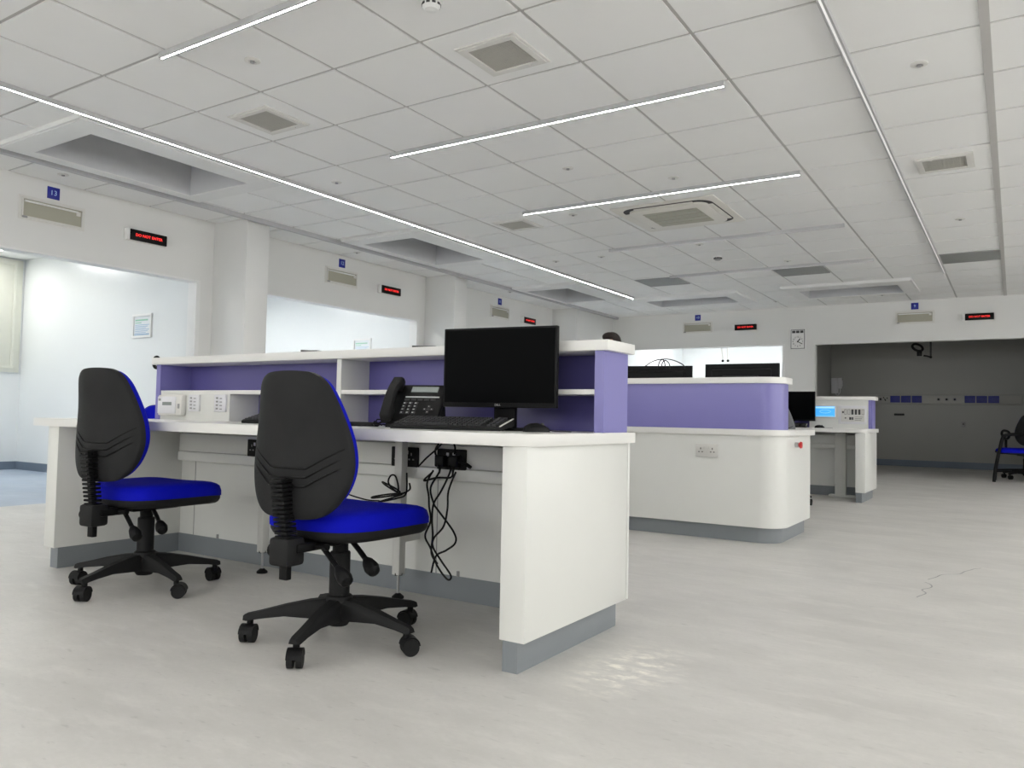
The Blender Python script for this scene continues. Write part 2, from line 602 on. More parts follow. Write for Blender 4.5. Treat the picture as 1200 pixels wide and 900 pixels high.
# skirtings in the bays
sk = bx(BAYX, XL - 0.12, 4.938, 4.95, 0, 0.1).box(BAYX, BAYX + 0.012, 1.6, 4.938, 0, 0.1)
struct('baseboard_bays', sk, M_skirt, 'blue grey skirting inside the first bay')
struct('baseboard_end', bx(-3.06, 1.2, BAYY - 0.012, BAYY, 0, 0.12).box(-3.06, -3.048, YB + 0.12, BAYY, 0, 0.12), M_skirt, 'dark skirting at the foot of the dark bay wall')
struct('baseboard_back', bx(-3.15, -2.71, YB - 0.012, YB, 0, 0.1).box(0.9, XR, YB - 0.012, YB, 0, 0.1), M_skirt)
struct('baseboard_left', bx(XL, XL + 0.012, YF, 1.85, 0, 0.1).box(XL, XL + 0.012, 4.75, 4.89, 0, 0.1), M_skirt)
# slim white linings round the openings
for k, (a, b) in enumerate(OPEN):
    t = MB()
    for y in (a, b - 0.045):
        t.box(XL - 0.125, XL + 0.006, y, y + 0.045, 0, HEAD - 0.012)
    t.box(XL - 0.125, XL + 0.006, a, b, HEAD - 0.012, HEAD + 0.004)
    struct('trim_%d' % (4 + k), t, M_trimw, 'slim white lining round the %s bay opening' % ['first', 'second', 'third'][k])
t = MB()
for x in (OPB[0][0], OPB[0][1] - 0.045):
    t.box(x, x + 0.045, YB - 0.006, YB + 0.125, 0, HEAD - 0.012)
t.box(OPB[0][0], OPB[0][1], YB - 0.006, YB + 0.125, HEAD - 0.012, HEAD + 0.004)
struct('trim_7', t, M_trimw, 'slim white lining round the lit end bay opening')
t = MB()
for x in (OPB[1][0], OPB[1][1] - 0.03):
    t.box(x, x + 0.03, YB - 0.004, YB + 0.125, 0, HEAD - 0.02)
t.box(OPB[1][0], OPB[1][1], YB - 0.004, YB + 0.125, HEAD - 0.02, HEAD + 0.003)
struct('trim_8', t, M_wall, 'slim lining round the dark bay opening')

# floor cracks as thin dark seams lying in the vinyl
for pts in ([(-0.38, 4.01), (-0.36, 4.12), (-0.375, 4.2), (-0.34, 4.3), (-0.38, 4.42)], [(-0.365, 4.5), (-0.33, 4.68), (-0.25, 4.78), (-0.215, 4.95), (-0.16, 5.05)]):
    cr = MB()
    pp = cat_rom([(x, y, 0) for x, y in pts], 6)
    for i, p in enumerate(pp):
        p.x += noise.noise(p * 9) * 0.014
    for i in range(len(pp) - 1):
        a, b = pp[i], pp[i + 1]
        w = 0.0035
        cr.add([(a.x - w, a.y, 0.0006), (a.x + w, a.y, 0.0006), (b.x + w, b.y, 0.0006), (b.x - w, b.y, 0.0006)], [(0, 1, 2, 3)])
    struct('floor_crack', cr, M_grey, 'thin dark crack wandering across the open floor', smooth=0)


# ------------------------------------------------------------------ ceiling fittings
def skylight(h, f, label):
    cx, cy = (f[0] + f[1]) / 2, (f[2] + f[3]) / 2
    t = thing('skylight', label, 'skylight', (cx, cy, HC), 0, 'recessed skylights')
    L = lambda r: (r[0] - cx, r[1] - cx, r[2] - cy, r[3] - cy)
    a, b, c, d = L(h)
    fr = MB()
    for q in minus([L(f)], L(h)):
        fr.box(q[0], q[1], q[2], q[3], -0.030, 0.002)
    e = L(f)
    for q in minus([(e[0] + 0.02, e[1] - 0.02, e[2] + 0.02, e[3] - 0.02)], L(h)):
        fr.box(q[0], q[1], q[2], q[3], -0.036, -0.030)
    fr.build('frame', M_trimw, t)
    sh = MB()
    zt = 0.6
    g = 0.003
    sh.box(a - 0.03, a + g, c - 0.03, d + 0.03, -0.029, zt).box(b - g, b + 0.03, c - 0.03, d + 0.03, -0.029, zt)
    sh.box(a, b, c - 0.03, c + g, -0.029, zt).box(a, b, d - g, d + 0.03, -0.029, zt)
    sh.build('shaft', M_shaft, t)
    bx(a - 0.03, b + 0.03, c - 0.03, d + 0.03, zt, zt + 0.01).build('glazing', M_opal, t)
    return t


SKL = ['large grey skylight recess above the first bay', 'grey skylight recess above the second bay', 'small looking grey skylight recess above the third bay',
       'wide grey skylight recess before the lit end bay', 'wide grey skylight recess before the clock and dark bay']
for (h, f), l in zip(SKY, SKL):
    skylight(h, f, l)


def strip_light(length, label, loc, rz, group='linear ceiling lights', name='strip_light', lens=None):
    lens = lens or M_led
    t = thing(name, label, 'light', loc, rz, group)
    h = length / 2
    z = -0.03
    b = MB().box(-h, h, -0.016, -0.0055, z, 0.006).box(-h, h, 0.0055, 0.016, z, 0.006).box(-h, h, -0.0055, 0.0055, -0.018, 0.006)
    b.box(-h - 0.004, -h, -0.016, 0.016, z, 0.006).box(h, h + 0.004, -0.016, 0.016, z, 0.006)
    b.build('housing', M_alu, t)
    bx(-h, h, -0.0055, 0.0055, z + 0.001, -0.018).build('diffuser', lens, t)
    return t


XA, XB = -3.755, -1.34
XC = (XA + XB) / 2
names = {0: 'short ceiling strip light cut off by the top edge', 3: 'short ceiling strip light nearest the square vent tile', 6: 'short ceiling strip light beside the air conditioning cassette',
         9: 'short ceiling strip light just beyond the air conditioning cassette', 12: 'short ceiling strip light beside the two plain grey tiles'}
for j in (0, 3, 6, 9, 12):
    strip_light(XB - XA, names[j], (XC, gy(j), HC), 0, lens=M_leddim if j > 6 else None)
strip_light(15.2, 'long ceiling strip light running along the bays', (gx(-1), 11.0 - 7.6, HC), PI / 2)
strip_light(14.9, 'long ceiling strip light running towards the dark bay', (gx(6), 10.75 - 7.45, HC), PI / 2, lens=M_leddim)
for j in (-3, -6, -9):  # out of view, added behind the camera to light the hall
    strip_light(XB - XA, 'ceiling strip light behind the viewer', (XC, gy(j), HC), 0)
for i in (9, 12):  # out of view, added to light the desk ends from the right
    strip_light(15.0, 'long ceiling strip light over the open floor', (gx(i), 3.3, HC), PI / 2)
for j in (9, 12, 15):  # out of view, added to brighten the back wall
    strip_light(2.0, 'ceiling strip light beyond the edge of the view', (1.7, gy(j), HC), 0)


def vent(cx, cy, sz, fr, label):
    t = thing('ceiling_vent', label, 'vent', (cx, cy, HC), 0, 'square ceiling vents')
    h, f = sz / 2, fr / 2
    b = MB()
    for q in minus([(-f, f, -f, f)], (-h, h, -h, h)):
        b.box(q[0], q[1], q[2], q[3], -0.008, 0.002)
    for q in minus([(-f + 0.015, f - 0.015, -f + 0.015, f - 0.015)], (-h, h, -h, h)):
        b.box(q[0], q[1], q[2], q[3], -0.013, -0.008)
    b.build('frame', M_vent, t)
    g = MB()
    n = 18
    for k in range(n):
        a = -h + sz * (k + 0.5) / n
        g.box(a - 0.005, a + 0.005, -h, h, -0.006, -0.001)
        g.box(-h, h, a - 0.005, a + 0.005, -0.0055, -0.001)
    g.build('grille', M_grille, t)
    for s in (-1, 1):
        bx(s * (h - 0.06) - 0.008, s * (h - 0.06) + 0.008, s * (h + 0.012) - 0.006, s * (h + 0.012) + 0.006, -0.018, -0.01, b=0.002).build('latch', M_vent, t)


vent(-2.217, 3.295, 0.268, 0.36, 'square beige ceiling vent near the top middle, largest vent in view')
vent(-4.015, 3.295, 0.268, 0.36, 'square grey ceiling vent beside the large skylight')
vent(-4.06, 6.35, 0.27, 0.37, 'small square ceiling vent beside the second skylight')
vent(-0.41, 6.28, 0.27, 0.36, 'framed square vent beyond the long strip towards the dark bay')
for i, l in ((0, 'plain grey ceiling tile between the third skylight and end bay'), (3, 'plain grey ceiling tile before the wide end skylight'), (6, 'plain grey ceiling tile above the dark bay approach')):
    t = thing('ceiling_panel', l, 'panel', (gx(i) + 0.3, gy(12) + 0.37, HC), 0, 'plain grey ceiling panels')
    bx(-0.286, 0.286, -0.28, 0.28, -0.005, 0.004, b=0.002).build('plate', M_blank, t)
    b = MB()
    for q in minus([(-0.289, 0.289, -0.284, 0.284)], (-0.276, 0.276, -0.27, 0.27)):
        b.box(q[0], q[1], q[2], q[3], -0.008, 0.002)
    b.build('frame', M_grey, t)

# air conditioning cassette
t = thing('air_conditioning_cassette', 'square ceiling air conditioning cassette with a beige grille', 'air conditioner', (-2.565, 6.735, HC))
MB().prism(rrect(-0.475, 0.475, -0.475, 0.475, 0.02), -0.008, 0.003, b=0.003).build('fascia', M_acw, t)
body = MB()
oc = rrect(-0.41, 0.41, -0.41, 0.41, 0.13, 8)
ic = rrect(-0.36, 0.36, -0.36, 0.36, 0.10, 8)
body.prism(ic, -0.026, -0.006, b=0.005)
body.build('centre_panel', M_acw, t)
slot = MB()
n = len(oc)
slot.add([(x, y, -0.0085) for x, y in oc] + [(x, y, -0.0085) for x, y in ic], [(i, (i + 1) % n, n + (i + 1) % n, n + i) for i in range(n)])
slot.build('slot', M_black, t, smooth=0)
for rz in (0, PI / 2, PI, 3 * PI / 2):
    f = MB().box(-0.27, 0.27, -0.404, -0.364, -0.02, -0.014, b=0.002).xf(Matrix.Rotation(rz, 4, 'Z') @ Matrix.Translation((0, 0, 0)))
    f.build('air_flap', M_acw, t)
g = MB()
for k in range(9):
    y = -0.245 + 0.49 * (k + 0.5) / 9
    g.box(-0.25, 0.25, y - 0.021, y + 0.021, -0.031 - 0.002 * (k % 2), -0.025)
g.build('intake_grille', M_beige, t)


def sprinkler(x, y, label):
    t = thing('sprinkler', label, 'sprinkler', (x, y, HC), 0, 'small round ceiling sprinklers')
    MB().lathe([(0.042, 0.0), (0.042, -0.004), (0.034, -0.008), (0.02, -0.008), (0.018, -0.002), (0.002, -0.002)], n=20).build('rose', M_vent, t)
    MB().lathe([(0.012, -0.002), (0.012, -0.014), (0.004, -0.016)], n=12).build('nozzle', M_grey, t)


for (i, j, l) in ((1.5, 0.5, 'ceiling sprinkler in the tile past the first short strip'), (2.5, 4.5, 'ceiling sprinkler past the second short strip'), (3.5, 5.5, 'ceiling sprinkler just before the air conditioning cassette'),
                  (1.5, 6.5, 'ceiling sprinkler between a small vent and the cassette'), (6.5, 3.5, 'ceiling sprinkler beyond the long strip, nearest one there'), (6.5, 9.5, 'ceiling sprinkler beyond the long strip, near the grey tile'),
                  (2.5, 9.35, 'ceiling sprinkler just past the air conditioning cassette'), (3.5, 11.5, 'ceiling sprinkler before the plain grey tiles'), (-0.5, 9.5, 'ceiling sprinkler beside the long bay strip, farther one'),
                  (0.5, 9.5, 'ceiling sprinkler before the plain grey tile by the third skylight'), (-0.5, 3.5, 'ceiling sprinkler beside the long bay strip, nearer one'), (-3.5, 1.45, 'ceiling sprinkler over the front of the first bay'),
                  (-3.5, 7.0, 'ceiling sprinkler over the front of the second bay'), (-3.4, 12.3, 'ceiling sprinkler over the front of the third bay'), (2.0, 16.6, 'ceiling sprinkler over the front of the lit end bay'),
                  (4.5, 16.6, 'ceiling sprinkler between clock and wide skylight')):
    sprinkler(gx(i), gy(j), l)


def smoke_detector(x, y, label, dark):
    t = thing('smoke_detector', label, 'smoke detector', (x, y, HC), 0, 'smoke detectors')
    MB().lathe([(0.05, 0.0), (0.05, -0.012), (0.044, -0.016)], n=24).build('base', M_trimw, t)
    c = MB().lathe([(0.042, -0.016), (0.042, -0.028), (0.03, -0.042), (0.004, -0.045)], n=24)
    c.build('cap', M_trimw if not dark else M_grey, t)
    s = MB()
    for k in range(10):
        a = 2 * PI * k / 10
        s.box(0.040, 0.046 if dark else 0.0435, -0.011 if dark else -0.008, 0.011 if dark else 0.008, -0.030 if dark else -0.027, -0.013 if dark else -0.017, 0).xf(Matrix.Rotation(a, 4, 'Z'), len(s.v) - 8)
    s.build('slots', M_dgrey, t)


smoke_detector(gx(3.5), gy(0.53), 'white smoke detector at the top edge of the view', False)
smoke_detector(gx(2.45), gy(10.52), 'smoke detector with dark slots past the cassette', True)


# ------------------------------------------------------------------ wall fittings over the bays (local x = to the right when facing the wall)
def bay_signs(loc, rz, num, word, s13=False):
    # number plate
    c, s = math.cos(rz), math.sin(rz)
    at = lambda x, z: (loc[0] + c * x, loc[1] + s * x, z)
    t = thing('number_sign', 'blue square plate reading %s over the %s bay' % (num, word), 'sign', at(0, 2.563), rz, 'blue bay number plates')
    bx(-0.05, 0.05, -0.006, 0, -0.05, 0.05, b=0.002).build('plate', M_bluesign, t)
    shift(text_mb(num, 0.058), 0, -0.0066, 0).build('lettering', M_signtext, t)
    # recessed indicator box
    t = thing('wall_hatch', 'beige recessed light box under the blue %s plate' % num, 'light box', at(0, 2.395), rz, 'beige light boxes over the bays')
    fr = MB()
    for q in minus([(-0.265, 0.265, -0.098, 0.098)], (-0.235, 0.235, -0.07, 0.07)):
        fr.box(q[0], q[1], -0.006, 0.0, q[2], q[3])
    for q in minus([(-0.245, 0.245, -0.08, 0.08)], (-0.235, 0.235, -0.07, 0.07)):
        fr.box(q[0], q[1], -0.022, -0.006, q[2], q[3])
    fr.build('frame', M_vent, t)
    bx(-0.235, 0.235, -0.008, -0.002, -0.07, 0.07).build('back_plate', M_beige, t)
    MB().cyl((-0.225, -0.016, 0.052), (0.20, -0.016, 0.052), 0.008, n=10).build('lamp_tube', M_trimw, t)
    bx(0.19, 0.222, -0.022, -0.008, 0.02, 0.055, b=0.002).build('bracket', M_vent, t)
    bx(-0.243, -0.205, -0.03, -0.018, -0.088, -0.072, b=0.002).build('latch', M_grey, t)
    # illuminated sign
    t = thing('illuminated_sign', 'red DO NOT ENTER display beside the blue %s plate' % num, 'sign', at(0.835, 2.357), rz, 'red DO NOT ENTER signs')
    bx(-0.18, 0.18, -0.05, 0, -0.048, 0.048, b=0.004).build('housing', M_black, t)
    bx(-0.215, -0.18, -0.045, 0, -0.05, 0.05, b=0.004).build('end_bracket', M_trimw, t)
    bx(-0.20, 0.185, -0.03, 0, -0.054, -0.048).build('tray', M_vent, t)
    shift(text_mb('DO NOT ENTER', 0.036), 0, -0.0515, 0).build('lettering', M_ledred, t)


for k, (yc, num, word) in enumerate(((3.33, '13', 'first'), (6.65, '12', 'second'), (10.04, '11', 'third'))):
    bay_signs((XL, yc, 0), PI / 2, num, word)
bay_signs((-4.622, YB, 0), 0, '10', 'lit end')
bay_signs((-1.258, YB, 0), 0, '9', 'dark end')

# wall clock, 1:20
t = thing('wall_clock', 'square white wall clock with three date windows', 'clock', (-2.943, YB, 2.125))
bx(-0.125, 0.125, -0.035, 0, -0.172, 0.172, b=0.008).build('case', M_trimw, t)
b = MB()
for q in minus([(-0.108, 0.108, -0.155, 0.155)], (-0.1, 0.1, -0.147, 0.147)):
    b.box(q[0], q[1], -0.039, -0.034, q[2], q[3])
b.build('rim', M_dgrey, t)
bx(-0.1, 0.1, -0.0365, -0.034, -0.147, 0.147).build('dial', M_trimw, t)
for k in (-1, 0, 1):
    w = bx(k * 0.062 - 0.026, k * 0.062 + 0.026, -0.039, -0.035, 0.098, 0.138)
    w.build('date_window', M_dgrey, t)
for h in range(12):
    a = PI / 2 - 2 * PI * (h + 1) / 12
    shift(text_mb(str(h + 1), 0.036), 0.075 * math.cos(a), -0.0378, -0.04 + 0.075 * math.sin(a)).build('numeral', M_dgrey, t)
for ang, ln, w in ((40, 0.060, 0.007), (120, 0.075, 0.005)):
    a = math.radians(90 - ang)
    m = MB().box(-0.012, ln, -0.042, -0.040, -w, w)
    m.xf(Matrix.Translation((0, 0, -0.04)) @ Matrix.Rotation(-a, 4, 'Y'))
    m.build('hand', M_black, t)


def picture(loc, rz, label):
    t = thing('notice_frame', label, 'notice', loc, rz, 'framed notices in the bays')
    b = MB()
    for q in minus([(-0.175, 0.175, -0.13, 0.13)], (-0.15, 0.15, -0.105, 0.105)):
        b.box(q[0], q[1], -0.02, 0, q[2], q[3])
    b.build('frame', M_trimw, t)
    bx(-0.15, 0.15, -0.008, -0.002, -0.105, 0.105).build('paper', M_paper, t)
    pr = MB().box(-0.13, 0.10, -0.0095, -0.008, 0.055, 0.072).box(-0.13, -0.02, -0.0095, -0.008, 0.03, 0.04)
    pr.build('heading', M_gprint, t)
    pr = MB()
    for k in range(6):
        pr.box(-0.13, 0.13 - 0.03 * (k % 3), -0.0095, -0.008, 0.008 - k * 0.017, 0.014 - k * 0.017)
    pr.box(-0.14, 0.14, -0.0095, -0.008, -0.1, -0.086)
    pr.build('print', M_print, t)


picture((-7.98, 4.95, 1.69), 0, 'white framed notice on the glossy wall of the first bay')
picture((-7.925, 8.3, 1.735), 0, 'white framed notice on the wall of the second bay')

# cream panel on the far wall of the first bay
t = thing('wall_panel', 'tall cream panel high on the far wall of the first bay', 'panel', (BAYX, 4.2, 1.215), PI / 2)
bx(-0.95, 0.715, -0.03, 0, 0, HC - 1.235, b=0.004).build('board', M_cream, t)
b = MB()
for q in minus([(-0.9, 0.64, 0.05, 1.38)], (-0.87, 0.61, 0.08, 1.35)):
    b.box(q[0], q[1], -0.042, -0.03, q[2], q[3])
b.build('moulding', M_cream, t)


def bay_light(loc, sx, sy, label, lens=None):
    t = thing('bay_light', label, 'light', loc, 0, 'ceiling panels inside the bays')
    b = MB()
    for q in minus([(-sx, sx, -sy, sy)], (-sx + 0.02, sx - 0.02, -sy + 0.02, sy - 0.02)):
        b.box(q[0], q[1], q[2], q[3], -0.015, 0.001)
    b.build('frame', M_trimw, t)
    bx(-sx + 0.02, sx - 0.02, -sy + 0.02, sy - 0.02, -0.010, 0.001).build('diffuser', lens or M_ledwhite, t)


bay_light((-10.15, 4.19, HC), 0.3, 0.3, 'bright ceiling light panel deep in the first bay', M_ledsoft)
bay_light((-8.7, 3.2, HC), 0.33, 0.33, 'bright ceiling light panel behind the first bay header')
for y in (6.65, 10.0):
    for x in (-8.0, -9.6):
        bay_light((x, y, HC), 0.3, 0.3, 'bright ceiling panel behind the %s bay header' % ('second' if y < 8 else 'third'))
for x in (-5.4, -3.9):
    bay_light((x, 14.9, HC), 0.3, 0.3, 'bright ceiling panel behind the lit end bay header')


# ------------------------------------------------------------------ desks (local x = 0 at the outer face of the end panel, y = 0 at its front edge)
LEN = 2.78
ZT, ZB, ZP = 0.729, 0.690, 0.10


def wall_socket(mb_parent, x, y, z, m, label=None, name='socket', w=0.075, h=0.043):
    p = bx(x - w, x + w, y - 0.012, y, z - h, z + h, b=0.004).build(name, m, mb_parent)
    d = MB()
    dark = m not in (M_black, M_blackm)
    for sx in (-1, 1):
        cx = x + sx * w * 0.53
        for (px, pz, a, c) in ((0, 0.012, 0.003, 0.006), (-0.011, -0.01, 0.005, 0.003), (0.011, -0.01, 0.005, 0.003)):
            d.box(cx + px - a, cx + px + a, y - 0.0128, y - 0.0115, z + pz - c, z + pz + c)
    d.build('pin_hole', M_dgrey if dark else M_grey, p)
    sw = MB()
    for sx in (-1, 1):
        sw.box(x + sx * w * 0.22 - 0.006, x + sx * w * 0.22 + 0.006, y - 0.016, y - 0.011, z + 0.012, z + 0.028, 0.001)
    sw.build('switch', m if dark else M_sock, p)
    return p


def knee_desk(loc, label, infill=False):
    t = thing('reception_desk', label, 'desk', loc, 0)
    # right end panel, left end panel, rear panel
    bx(-0.09, 0, 0, 0.728, ZP, ZB, b=0.002).build('end_panel', M_lam, t)
    bx(-LEN, -LEN + 0.095, 0, 0.728, ZP, ZB, b=0.002).build('end_panel', M_lam, t)
    bx(-LEN, 0.0, 0.732, 0.75, ZP, ZB, b=0.0015).build('rear_panel', M_lam, t)
    bx(-LEN + 0.095, -0.09, 0.68, 0.7, ZP, ZB).build('inner_panel', M_lam, t)
    seams = MB()
    for x in (-2.56, -1.72, -0.87):
        seams.box(x - 0.002, x + 0.002, 0.6785, 0.681, ZP, 0.505)
    for x in (-2.35, -1.95, -1.45, -0.75, -0.40):
        seams.box(x - 0.006, x + 0.006, 0.674, 0.681, ZP - 0.002, ZP + 0.022)
    seams.build('joint', M_grey, t)
    pl = MB().box(-0.09, -0.035, 0.02, 0.715, 0, ZP).box(-LEN + 0.03, -LEN + 0.095, 0.02, 0.715, 0, ZP).box(-LEN + 0.095, -0.09, 0.675, 0.715, 0, ZP)
    pl.build('plinth', M_plinth, t)
    tr = MB().box(-LEN + 0.16, -0.09, 0.615, 0.68, 0.56, 0.655, b=0.002).box(-LEN + 0.16, -0.09, 0.605, 0.68, 0.508, 0.558, b=0.006)
    tr.build('cable_trunking', M_lam, t)
    # worktop, with a rounded front corner at the right
    MB().prism(rrect(-LEN - 0.11, 0.02, -0.02, 0.752, 0.09, 8, (0, 1, 0, 0)), ZB, ZT, b=0.002).build('worktop', M_top, t)
    # upstand with shelves
    f, r = 0.54, 0.745
    bx(-0.05, -0.012, f, r, ZT, 1.028).build('upstand_end', M_lilac, t)
    bx(-LEN + 0.04, -LEN + 0.078, f, r, ZT, 1.028).build('upstand_end', M_lilac, t)
    bx(-LEN + 0.078, -0.05, r - 0.018, r, ZT, 1.028).build('upstand_back', M_lilacshade, t)
    MB().box(-LEN + 0.02, 0.012, f - 0.02, r + 0.012, 1.028, 1.066, b=0.002).build('upstand_cap', M_top, t)
    if not infill:
        bx(-1.362, -1.334, f + 0.003, r - 0.018, ZT, 1.028).build('divider', M_lam, t)
        bx(-LEN + 0.078, -1.362, f + 0.005, r - 0.018, 0.868, 0.887, b=0.001).build('shelf', M_top, t)
        bx(-1.334, -0.05, f + 0.005, r - 0.018, 0.868, 0.887, b=0.001).build('shelf', M_top, t)
        x0 = -LEN + 0.078
        fp = MB().box(x0, -2.115, f + 0.006, f + 0.026, ZT, 0.868).box(-2.135, -2.115, f + 0.026, r - 0.018, ZT, 0.868)
        fp.build('service_panel', M_lam, t)
        # control box and two switch plates on the service panel
        x0 += 0.022
        cb = bx(x0 + 0.004, x0 + 0.208, f - 0.026, f + 0.006, 0.752, 0.862, b=0.006).build('control_box', M_vent, t)
        bx(x0 + 0.01, x0 + 0.165, f - 0.033, f - 0.026, 0.762, 0.853, b=0.003).build('cover', M_sock, cb)
        bx(x0 + 0.055, x0 + 0.135, f - 0.0345, f - 0.0325, 0.806, 0.824).build('display', M_lcd, cb)
        bx(x0 + 0.02, x0 + 0.04, f - 0.0345, f - 0.0325, 0.83, 0.842).build('indicator', M_grey, cb)
        bx(x0 + 0.182, x0 + 0.195, f - 0.029, f - 0.026, 0.79, 0.815).build('lock', M_grey, cb)
        for px in (x0 + 0.285, x0 + 0.50):
            sp = bx(px - 0.045, px + 0.045, f - 0.006, f + 0.006, 0.776, 0.864, b=0.003).build('switch_plate', M_sock, t)
            d = MB()
            for a in range(2):
                for c in range(4):
                    d.box(px - 0.027 + a * 0.03, px - 0.013 + a * 0.032, f - 0.0085, f - 0.005, 0.788 + c * 0.018, 0.797 + c * 0.018 - 0.004 * a)
            d.build('button', M_grey, sp)
        # steel legs
        for x in (-0.975, -1.84):
            lg = MB().box(x - 0.02, x + 0.02, 0.535, 0.575, 0.10, ZB, b=0.003).build('leg', M_leg, t)
            MB().cyl((x, 0.555, 0.02), (x, 0.555, 0.10), 0.006, n=10).build('adjuster', M_metal, lg)
            MB().lathe([(0.026, 0.0), (0.026, 0.008), (0.012, 0.02), (0.006, 0.022)], (x, 0.555, 0), 20).cyl((x, 0.555, 0.098), (x, 0.555, 0.108), 0.0225, n=4).build('rubber_foot', M_black, lg)
            bx(x - 0.012, x + 0.012, 0.575, 0.68, 0.235, 0.265).build('brace', M_leg, lg)
        for x in (-1.965, -1.0, -0.745):
            wall_socket(t, x, 0.615, 0.597, M_blackm)
        bx(-2.49, -2.465, 0.60, 0.62, 0.668, 0.69).build('clip', M_black, t)
        MB().tube([(-LEN + 0.004 + 0.026 * math.cos(a), 0.56, 1.044 + 0.030 * math.sin(a)) for a in (2 * PI * k / 20 for k in range(20))], 0.009, 8, closed=True).build('rubber_ring', M_black, t)
    else:
        x1 = -0.05
        bx(-0.64, x1, f + 0.004, f + 0.022, ZT, 1.028).build('service_panel', M_lam, t)
        bx(-0.64, -0.62, f + 0.022, r - 0.018, ZT, 1.028).build('service_panel_side', M_lam, t)
        # touch panel
        c = bx(-0.585, -0.37, f - 0.012, f + 0.004, 0.842, 0.968, b=0.004).build('touch_panel', M_trimw, t)
        bx(-0.577, -0.378, f - 0.0135, f - 0.0115, 0.849, 0.961).build('screen', M_cyan, c)
        s = MB().box(-0.572, -0.383, f - 0.0145, f - 0.013, 0.938, 0.957).box(-0.565, -0.39, f - 0.0145, f - 0.013, 0.854, 0.858)
        s.tube([(-0.475 + 0.055 * math.cos(a), f - 0.0138, 0.905 + 0.017 * math.sin(a)) for a in (2 * PI * k / 24 for k in range(24))], 0.0018, 6, closed=True)
        s.build('screen_icons', M_cyanl, c)
        # indicator panel
        c = bx(-0.345, -0.065, f - 0.006, f + 0.004, 0.775, 0.968, b=0.003).build('indicator_panel', M_sock, t)
        bx(-0.315, -0.085, f - 0.008, f - 0.0055, 0.80, 0.94).build('face_plate', M_steel, c)
        d = MB()
        for k in range(6):
            x = -0.272 + 0.034 * k
            if k in (2, 3, 4):
                d.box(x - 0.011, x + 0.011, f - 0.0095, f - 0.0075, 0.875, 0.93)
            else:
                for q in minus([(x - 0.011, x + 0.011, 0.875, 0.93)], (x - 0.008, x + 0.008, 0.878, 0.927)):
                    d.box(q[0], q[1], f - 0.0095, f - 0.0075, q[2], q[3])
        d.box(-0.305, -0.289, f - 0.0095, f - 0.0075, 0.89, 0.91).box(-0.28, -0.265, f - 0.0095, f - 0.0075, 0.832, 0.844)
        d.box(-0.235, -0.215, f - 0.0095, f - 0.0075, 0.82, 0.848).box(-0.21, -0.195, f - 0.0095, f - 0.0075, 0.82, 0.848)
        d.box(-0.18, -0.1, f - 0.0095, f - 0.0075, 0.848, 0.851).box(-0.18, -0.11, f - 0.0095, f - 0.0075, 0.83, 0.834).box(-0.18, -0.12, f - 0.0095, f - 0.0075, 0.815, 0.818)
        d.build('window', M_dgrey, c)
        bx(-0.38, -0.27, 0.55, 0.60, 0.02, ZB, b=0.003).build('leg', M_leg, t)
        bx(-0.44, -0.12, 0.53, 0.62, 0.0, 0.022, b=0.004).build('foot_bar', M_leg, t)
        wall_socket(t, -0.335, 0.615, 0.60, M_blackm, w=0.052, h=0.045)
    return t


DESK1 = (-1.24, 2.02)
DESK3 = (-1.24, 8.36)
knee_desk((DESK1[0], DESK1[1], 0), 'long white reception desk with lilac shelf upstand, nearest desk in view')
knee_desk((DESK3[0], DESK3[1], 0), 'white desk with a glowing cyan touch panel, beyond the rounded counter', infill=True)

# middle desk: its closed lilac and white back faces the camera, right corner rounded
D2 = thing('reception_counter', 'white counter with rounded corner, lilac upstand and red stop button', 'counter', (-1.24, 5.10, 0))


def ushape(x0, x1, y0, y1, r, th, n=10):
    """open-backed shell: left side, front, rounded right corner, right side"""
    ri = max(r - th, 0.005)
    out = [(x0, y1), (x0, y0)] + [(x1 - r + r * math.cos(a), y0 + r + r * math.sin(a)) for a in (-PI / 2 + PI / 2 * k / n for k in range(n + 1))] + [(x1, y1)]
    xi, yi = x1 - th, y0 + th
    inn = [(xi, y1)] + [(xi - ri + ri * math.cos(a), yi + ri + ri * math.sin(a)) for a in (-PI / 2 * k / n for k in range(n + 1))] + [(x0 + th, y0 + th), (x0 + th, y1)]
    return out + inn


MB().prism(ushape(-2.76, 0, 0, 0.80, 0.15, 0.09), ZP, ZB, b=0.0015).build('body', M_lam, D2)
MB().prism(ushape(-2.73, -0.035, 0.035, 0.775, 0.13, 0.055), 0, ZP).build('plinth', M_plinth, D2)
wt = [(-2.89, 0.86), (-2.89, -0.02)] + [(0.02 - 0.16 + 0.16 * math.cos(a), -0.02 + 0.16 + 0.16 * math.sin(a)) for a in (-PI / 2 + PI / 2 * k / 10 for k in range(11))] + [(0.02, 0.86)]
MB().prism(wt, ZB, ZT, b=0.002).build('worktop', M_top, D2)
MB().prism(ushape(-2.74, -0.02, 0.02, 0.235, 0.13, 0.02), ZT, 1.03).build('upstand', M_lilac, D2)
cp = [(-2.76, 0.26), (-2.76, 0.0)] + [(0.0 - 0.15 + 0.15 * math.cos(a), 0.15 + 0.15 * math.sin(a)) for a in (-PI / 2 + PI / 2 * k / 10 for k in range(11))] + [(0.0, 0.26)]
MB().prism(cp, 1.03, 1.07, b=0.002).build('upstand_cap', M_top, D2)
bx(-2.72, -0.06, 0.06, 0.235, 0.868, 0.887).build('shelf', M_top, D2)
wall_socket(D2, -0.488, 0.0, 0.583, M_steel)
sp = MB().cyl((0.0, 0.345, 0.63), (0.022, 0.345, 0.63), 0.017, n=18).build('stop_button', M_grey, D2)
MB().cyl((0.022, 0.345, 0.63), (0.034, 0.345, 0.63), 0.012, 0.024, 18).cyl((0.034, 0.345, 0.63), (0.044, 0.345, 0.63), 0.024, 0.020, 18).build('push_cap', M_red, sp)


